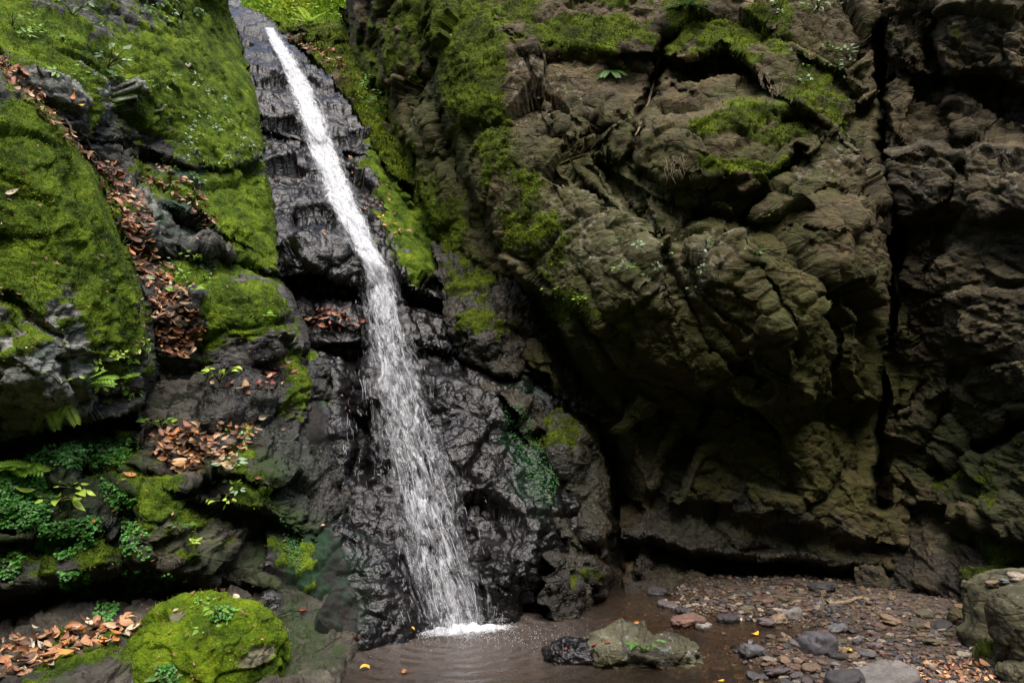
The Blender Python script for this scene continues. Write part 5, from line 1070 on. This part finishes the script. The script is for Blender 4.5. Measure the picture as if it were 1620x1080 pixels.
def build_wood():
    k = NT('bark'); co = k.n('NewGeometry').outputs['Position']
    n = k.noise(k.n('Mapping', Vector=co, Scale=(6, 6, 1)).outputs[0], 4, 6, .7)
    bark = k.done(k.n('BsdfPrincipled', Base_Color=k.ramp(n, [(.3, (.018, .013, .009)), (.6, (.06, .045, .03)), (.8, (.13, .10, .07))]), Roughness=.9, Normal=k.bump(n, .8, .03)))
    k = NT('dead_wood'); co = k.n('NewGeometry').outputs['Position']; n = k.noise(co, 18, 5)
    dead = k.done(k.n('BsdfPrincipled', Base_Color=k.ramp(n, [(.3, (.10, .07, .04)), (.7, (.24, .18, .11))]), Roughness=.85, Normal=k.bump(n, .5, .01)))
    def along(pts, r0, r1, name, label, cat, mat, lift=.0, wig=.01, group=None):
        P = []
        for (u, v) in pts:
            q = hit(u, v)
            if q: P.append(np.array(q[0] + q[1] * lift))
        if len(P) < 2: return
        P = np.array(P); m = 8 * (len(P) - 1) + 1; t = np.linspace(0, len(P) - 1, m)
        P = np.stack([np.interp(t, range(len(P)), P[:, i]) for i in range(3)], -1) + RNG.normal(0, wig, (m, 3)) * np.linspace(1, 1, m)[:, None]
        V, F = tubes([P], [np.linspace(r0, r1, m)], 7); o = new_mesh(name, V, F, mat); tag(o, label, cat, group)
    along([(1310, 957), (1340, 955), (1364, 948)], .022, .016, 'fallen_branch', 'pale fallen branch lying on the gravel under the overhang', 'branch', dead, .015, .004)
    p = on_ground(1302, 966); V, F = tubes([np.array([p, p + np.array([.005, 0, .09]), p + np.array([-.004, .01, .17])])], [np.array([.009, .008, .006])], 6); tag(new_mesh('twig', V, F, dead), 'short pale twig standing upright in the gravel under the overhang', 'twig')
    along([(1048, 88), (1035, 125), (1020, 165), (1012, 195), (1008, 220)], .022, .012, 'root', 'bare root running down the crack of the overhanging cliff', 'root', dead, .05, .006)
    along([(100, 175), (130, 215), (160, 260), (185, 305)], .016, .01, 'fallen_branch', 'thin dark branch lying along the rim above the leaf-filled gully', 'branch', bark, .03, .012)
    along([(60, 110), (100, 180), (120, 240)], .012, .008, 'fallen_branch', 'dark twig-like branch near the upper left rim', 'branch', bark, .03, .012)
    along([(372, 617), (395, 612), (430, 600)], .010, .006, 'twig', 'brown twig under the mossy cliff by the light green plant', 'twig', dead, .02, .006)
    # rootlets hanging from the undercuts of the cliff
    for (u, v, nr, L, lab) in [(1062, 250, 9, .28, 'bunch of reddish rootlets hanging from the mossy nose of the cliff'), (1072, 330, 12, .2, 'bunch of rootlets hanging below the lower undercut of the cliff'), (1150, 345, 9, .16, 'short rootlets at the right end of the lower undercut'), (1125, 95, 8, .12, 'dry rootlets under the mossy brow of the cliff'), (1205, 118, 14, .2, 'dry brown grass hanging at the right of the hollow in the cliff'), (1225, 140, 14, .18, 'second tuft of dry brown grass below the mossy brow')]:
        q = hit(u, v)
        if not q: continue
        paths = []; rad = []
        for i in range(nr):
            p = np.array(q[0]) + np.array([RNG.normal(0, .05), -.04, RNG.normal(0, .02)]); l = L * RNG.uniform(.5, 1.1)
            P = np.stack([p + np.array([RNG.normal(0, .012), -.01 * j, -l * j / 5]) for j in range(6)]); paths.append(P); rad.append(np.linspace(.004, .0015, 6))
        V, F = tubes(paths, rad, 4); tag(new_mesh('rootlet', V, F, dead), lab, 'root')
    # trees on the hill above the lip
    cl = leaf_material('canopy_leaf', .25, .45, 'tone')
    def tree(x, y, H, r, lean, cols, label, crowns, nleaf, group):
        z0 = 11.0 + .45 * (y - 15.5)
        t = bpy.data.objects.new('tree', None); COL.objects.link(t); t.location = (x, y, z0); tag(t, label, 'tree', group)
        P = np.stack([np.array([lean * (s ** 1.4) * H + RNG.normal(0, .04), RNG.normal(0, .04), s * H]) for s in np.linspace(0, 1, 9)])
        paths = [P]; rad = [np.linspace(r, r * .35, 9) * np.array([1.35] + [1] * 8)]
        for i in range(7):
            s = RNG.integers(3, 8); a = RNG.uniform(0, 6.28); L = H * RNG.uniform(.12, .3)
            Q = np.stack([P[s] + np.array([math.cos(a) * L * q, math.sin(a) * L * q, L * .45 * q ** 1.3]) for q in np.linspace(0, 1, 6)]); paths.append(Q); rad.append(np.linspace(r * .4, r * .08, 6))
        V, F = tubes(paths, rad, 8); new_mesh('trunk', V, F, bark, parent=t)
        n = nleaf; C = np.array([np.array(c[:3]) for c in crowns]) - np.array([0, 0, 1.]); Rr = np.array([c[3] for c in crowns]); i = RNG.integers(0, len(crowns), n // 12)
        D = RNG.normal(0, 1, (len(i), 3)); D /= np.linalg.norm(D, axis=1, keepdims=True); cc = C[i] + D * (Rr[i] * RNG.uniform(.25, 1., len(i)) ** .6)[:, None] * np.array([1, 1, .7])
        Pn = np.repeat(cc, 12, 0) + RNG.normal(0, .16, (len(cc) * 12, 3)); n = len(Pn)
        v, f = leaf_grid(1, .5, .15, .15, 2, 2)
        sV = []; A = RNG.normal(0, 1, (n, 3)); A[:, 2] *= .5; A /= np.linalg.norm(A, axis=1, keepdims=True); B = np.cross(A, RNG.normal(0, 1, (n, 3)) + np.array([0, 0, 1.5])); B /= np.linalg.norm(B, axis=1, keepdims=True); Cn = np.cross(A, B)
        s = RNG.uniform(.09, .16, n)[:, None, None]
        V = Pn[:, None] + s * (v[None, :, 0:1] * A[:, None] + v[None, :, 1:2] * B[:, None] + v[None, :, 2:3] * Cn[:, None])
        F = (f[None] + (np.arange(n) * len(v))[:, None, None]).reshape(-1, 4)
        c = np.array(cols)[RNG.integers(0, len(cols), n)] * RNG.uniform(.6, 1.25, (n, 1)); c = np.repeat(np.concatenate([c, np.ones((n, 1))], 1), len(v), 0)
        new_mesh('crown', V.reshape(-1, 3), F, cl, col=c, parent=t)
    LG = [(.34, .50, .04), (.46, .56, .05), (.22, .38, .04)]; YG = [(.60, .54, .05), (.46, .54, .06), (.36, .46, .04)]; DG = [(.08, .17, .02), (.12, .22, .03)]
    tree(-4.3, 19.5, 7, .13, .02, LG, 'slim tree with light green leaves right of the sky gap above the fall', [(0, 0, 2.2, 1.1), (.6, 0, 3.6, 1.3), (-.4, .3, 4.8, 1.4)], 5200, None)
    tree(-7.4, 18.5, 8, .16, -.03, YG, 'tree with yellowing leaves over the lip of the fall', [(.4, 0, 1.5, .9), (-.3, 0, 3., 1.3), (.6, .2, 4.5, 1.5)], 5200, None)
    tree(-5.9, 23, 10, .2, .03, LG, 'taller tree standing farther back between two others above the fall', [(0, 0, 2.5, 1.2), (.9, 0, 4.5, 1.6), (-.9, 0, 5.5, 1.6)], 5200, None)
    tree(-8.8, 24, 11, .22, .0, DG, 'darker tree at the left behind the lip of the fall', [(0, 0, 2.4, 1.3), (.7, 0, 4.5, 1.7), (-.9, 0, 6, 1.8)], 5000, None)
    tree(-3.9, 26, 12, .24, -.02, YG, 'tree with a pale trunk farthest right above the fall', [(-1.2, 0, 2.4, 1.4), (-1, 0, 4.5, 1.6), (.5, 0, 6, 1.8)], 5000, None)
    tree(-6.6, 30, 13, .26, .02, DG, 'farthest dark tree seen in the sky gap', [(0, 0, 3, 1.8), (1.2, 0, 5, 2), (-1.4, 0, 6, 2)], 5000, None)
    for (x, y, lab, cols) in [(-7.0, 17.6, 'leafy lime bush left in the gap above the fall', LG), (-5.9, 18.0, 'leafy bush in the middle of the gap above the fall', YG), (-4.9, 17.4, 'leafy bush right in the gap above the fall, against the cliff', LG), (-6.4, 20.5, 'larger bush behind the others above the fall', LG), (-5.2, 21.0, 'larger yellow-green bush behind the others above the fall', YG)]:
        tree(x, y, 1.7 + .25 * (y - 17), .05, .05, cols, lab, [(-.3, 0, 1.7 + .5 * (y - 17.5), .8), (.35, 0, 2.0 + .5 * (y - 17.5), .85), (0, 0, 2.7 + .5 * (y - 17.5), .9)], 6000, 'bushes in the gap above the fall')
    # bright grass on the brow of the bank
    n = 5200; x = RNG.uniform(-7.2, -3.4, n); y = 15.3 + RNG.exponential(1.3, n); z = 11.2 + .45 * (y - 15.5) + RNG.normal(0, .05, n) - .15
    base = np.stack([x, y, z], -1); h = RNG.uniform(.25, .8, n)[:, None]; lean = np.stack([RNG.normal(0, .5, n), RNG.normal(-.2, .4, n), np.ones(n)], -1); sd = np.stack([np.cos(RNG.uniform(0, 6.28, n)), np.sin(RNG.uniform(0, 6.28, n)), np.zeros(n)], -1) * .012
    V = np.stack([base - sd, base + sd, base + lean * h], 1).reshape(-1, 3); c = np.array(LG)[RNG.integers(0, 3, n)] * RNG.uniform(.7, 1.3, (n, 1))
    tag(new_mesh('grass', V, np.arange(n * 3).reshape(-1, 3), cl, col=np.repeat(np.concatenate([c, np.ones((n, 1))], 1), 3, 0), smooth=False), 'bright grass on the brow above the fall', 'grass', kind='stuff')
# ------------------------------------------------------------------ light, sky, camera
def setup_view():
    cam = bpy.data.cameras.new('camera'); cam.lens = 24.0; cam.sensor_width = 36.0; cam.clip_end = 500; cam.clip_start = .05
    co = bpy.data.objects.new('camera', cam); COL.objects.link(co)
    co.location = CAM; co.rotation_euler = (math.pi / 2 + PITCH, 0, 0); SC.camera = co
    w = bpy.data.worlds.new('World'); SC.world = w; w.use_nodes = True
    nt = w.node_tree; bg = nt.nodes['Background']
    sky = nt.nodes.new('ShaderNodeTexSky'); sky.sky_type = 'NISHITA'; sky.sun_disc = False
    el, az = math.radians(SUN_EL), math.radians(SUN_AZ)      # azimuth clockwise from +Y
    sky.sun_elevation = el; sky.sun_rotation = az; sky.air_density = 1.0; sky.dust_density = 4.0; sky.ozone_density = .3; sky.altitude = 300
    nt.links.new(sky.outputs[0], bg.inputs['Color']); bg.inputs['Strength'].default_value = SKY
    sun = bpy.data.lights.new('sun', 'SUN'); sun.energy = SUN; sun.angle = math.radians(SUN_ANGLE); sun.color = (1, .96, .90)
    so = bpy.data.objects.new('sun', sun); COL.objects.link(so)
    d = Vector((math.sin(az) * math.cos(el), math.cos(az) * math.cos(el), math.sin(el)))
    so.rotation_euler = d.to_track_quat('Z', 'Y').to_euler(); so.location = (0, 0, 30)
    SC.view_settings.view_transform = 'Standard'; SC.view_settings.look = 'None'; SC.view_settings.exposure = EXPOSURE; SC.view_settings.gamma = 1
    SC.render.engine = 'CYCLES'
    c = SC.cycles; c.max_bounces = 6; c.diffuse_bounces = 3; c.glossy_bounces = 2; c.transmission_bounces = 3; c.transparent_max_bounces = 14; c.use_denoising = True
    c.caustics_reflective = False; c.caustics_refractive = False; c.sample_clamp_indirect = 4

SUN_EL, SUN_AZ, SUN, SUN_ANGLE, SKY, EXPOSURE = 66., 172., 1.5, 42., .15, 1.6
R = build_rocks()
LABELS = {'wet': ('black wet rock face that the waterfall runs down', 'rock face'), 'slope': ('big mossy cliff slope at the upper left of the waterfall', 'cliff'), 'slab': ('near mossy slab bulging in from the left edge, bare and pale at its foot', 'rock slab'),
          'ledge': ('dark damp rock ledge with clover and a leaf pile under the overhang', 'rock ledge'), 'foot': ('low dark rock shelf at the waterline behind the bright mossy boulder', 'rock shelf'), 'cliff': ('huge brown overhanging cliff right of the waterfall, green on top', 'cliff'),
          'blocks': ('jumble of dark mossy rock blocks at the cliff foot right of the fall', 'rock'), 'buttress': ('grey layered rock buttress at the right edge beyond the black crack', 'cliff'), 'bank': ('leafy mossy bank at the lip of the waterfall', 'bank')}
for k_, (l_, c_) in LABELS.items(): tag(R[k_], l_, c_)
build_ground()
build_boulders()
build_bvh()
build_waterfall()
build_stones()
build_leaves()
build_moss(R)
build_plants()
build_wood()
setup_view()
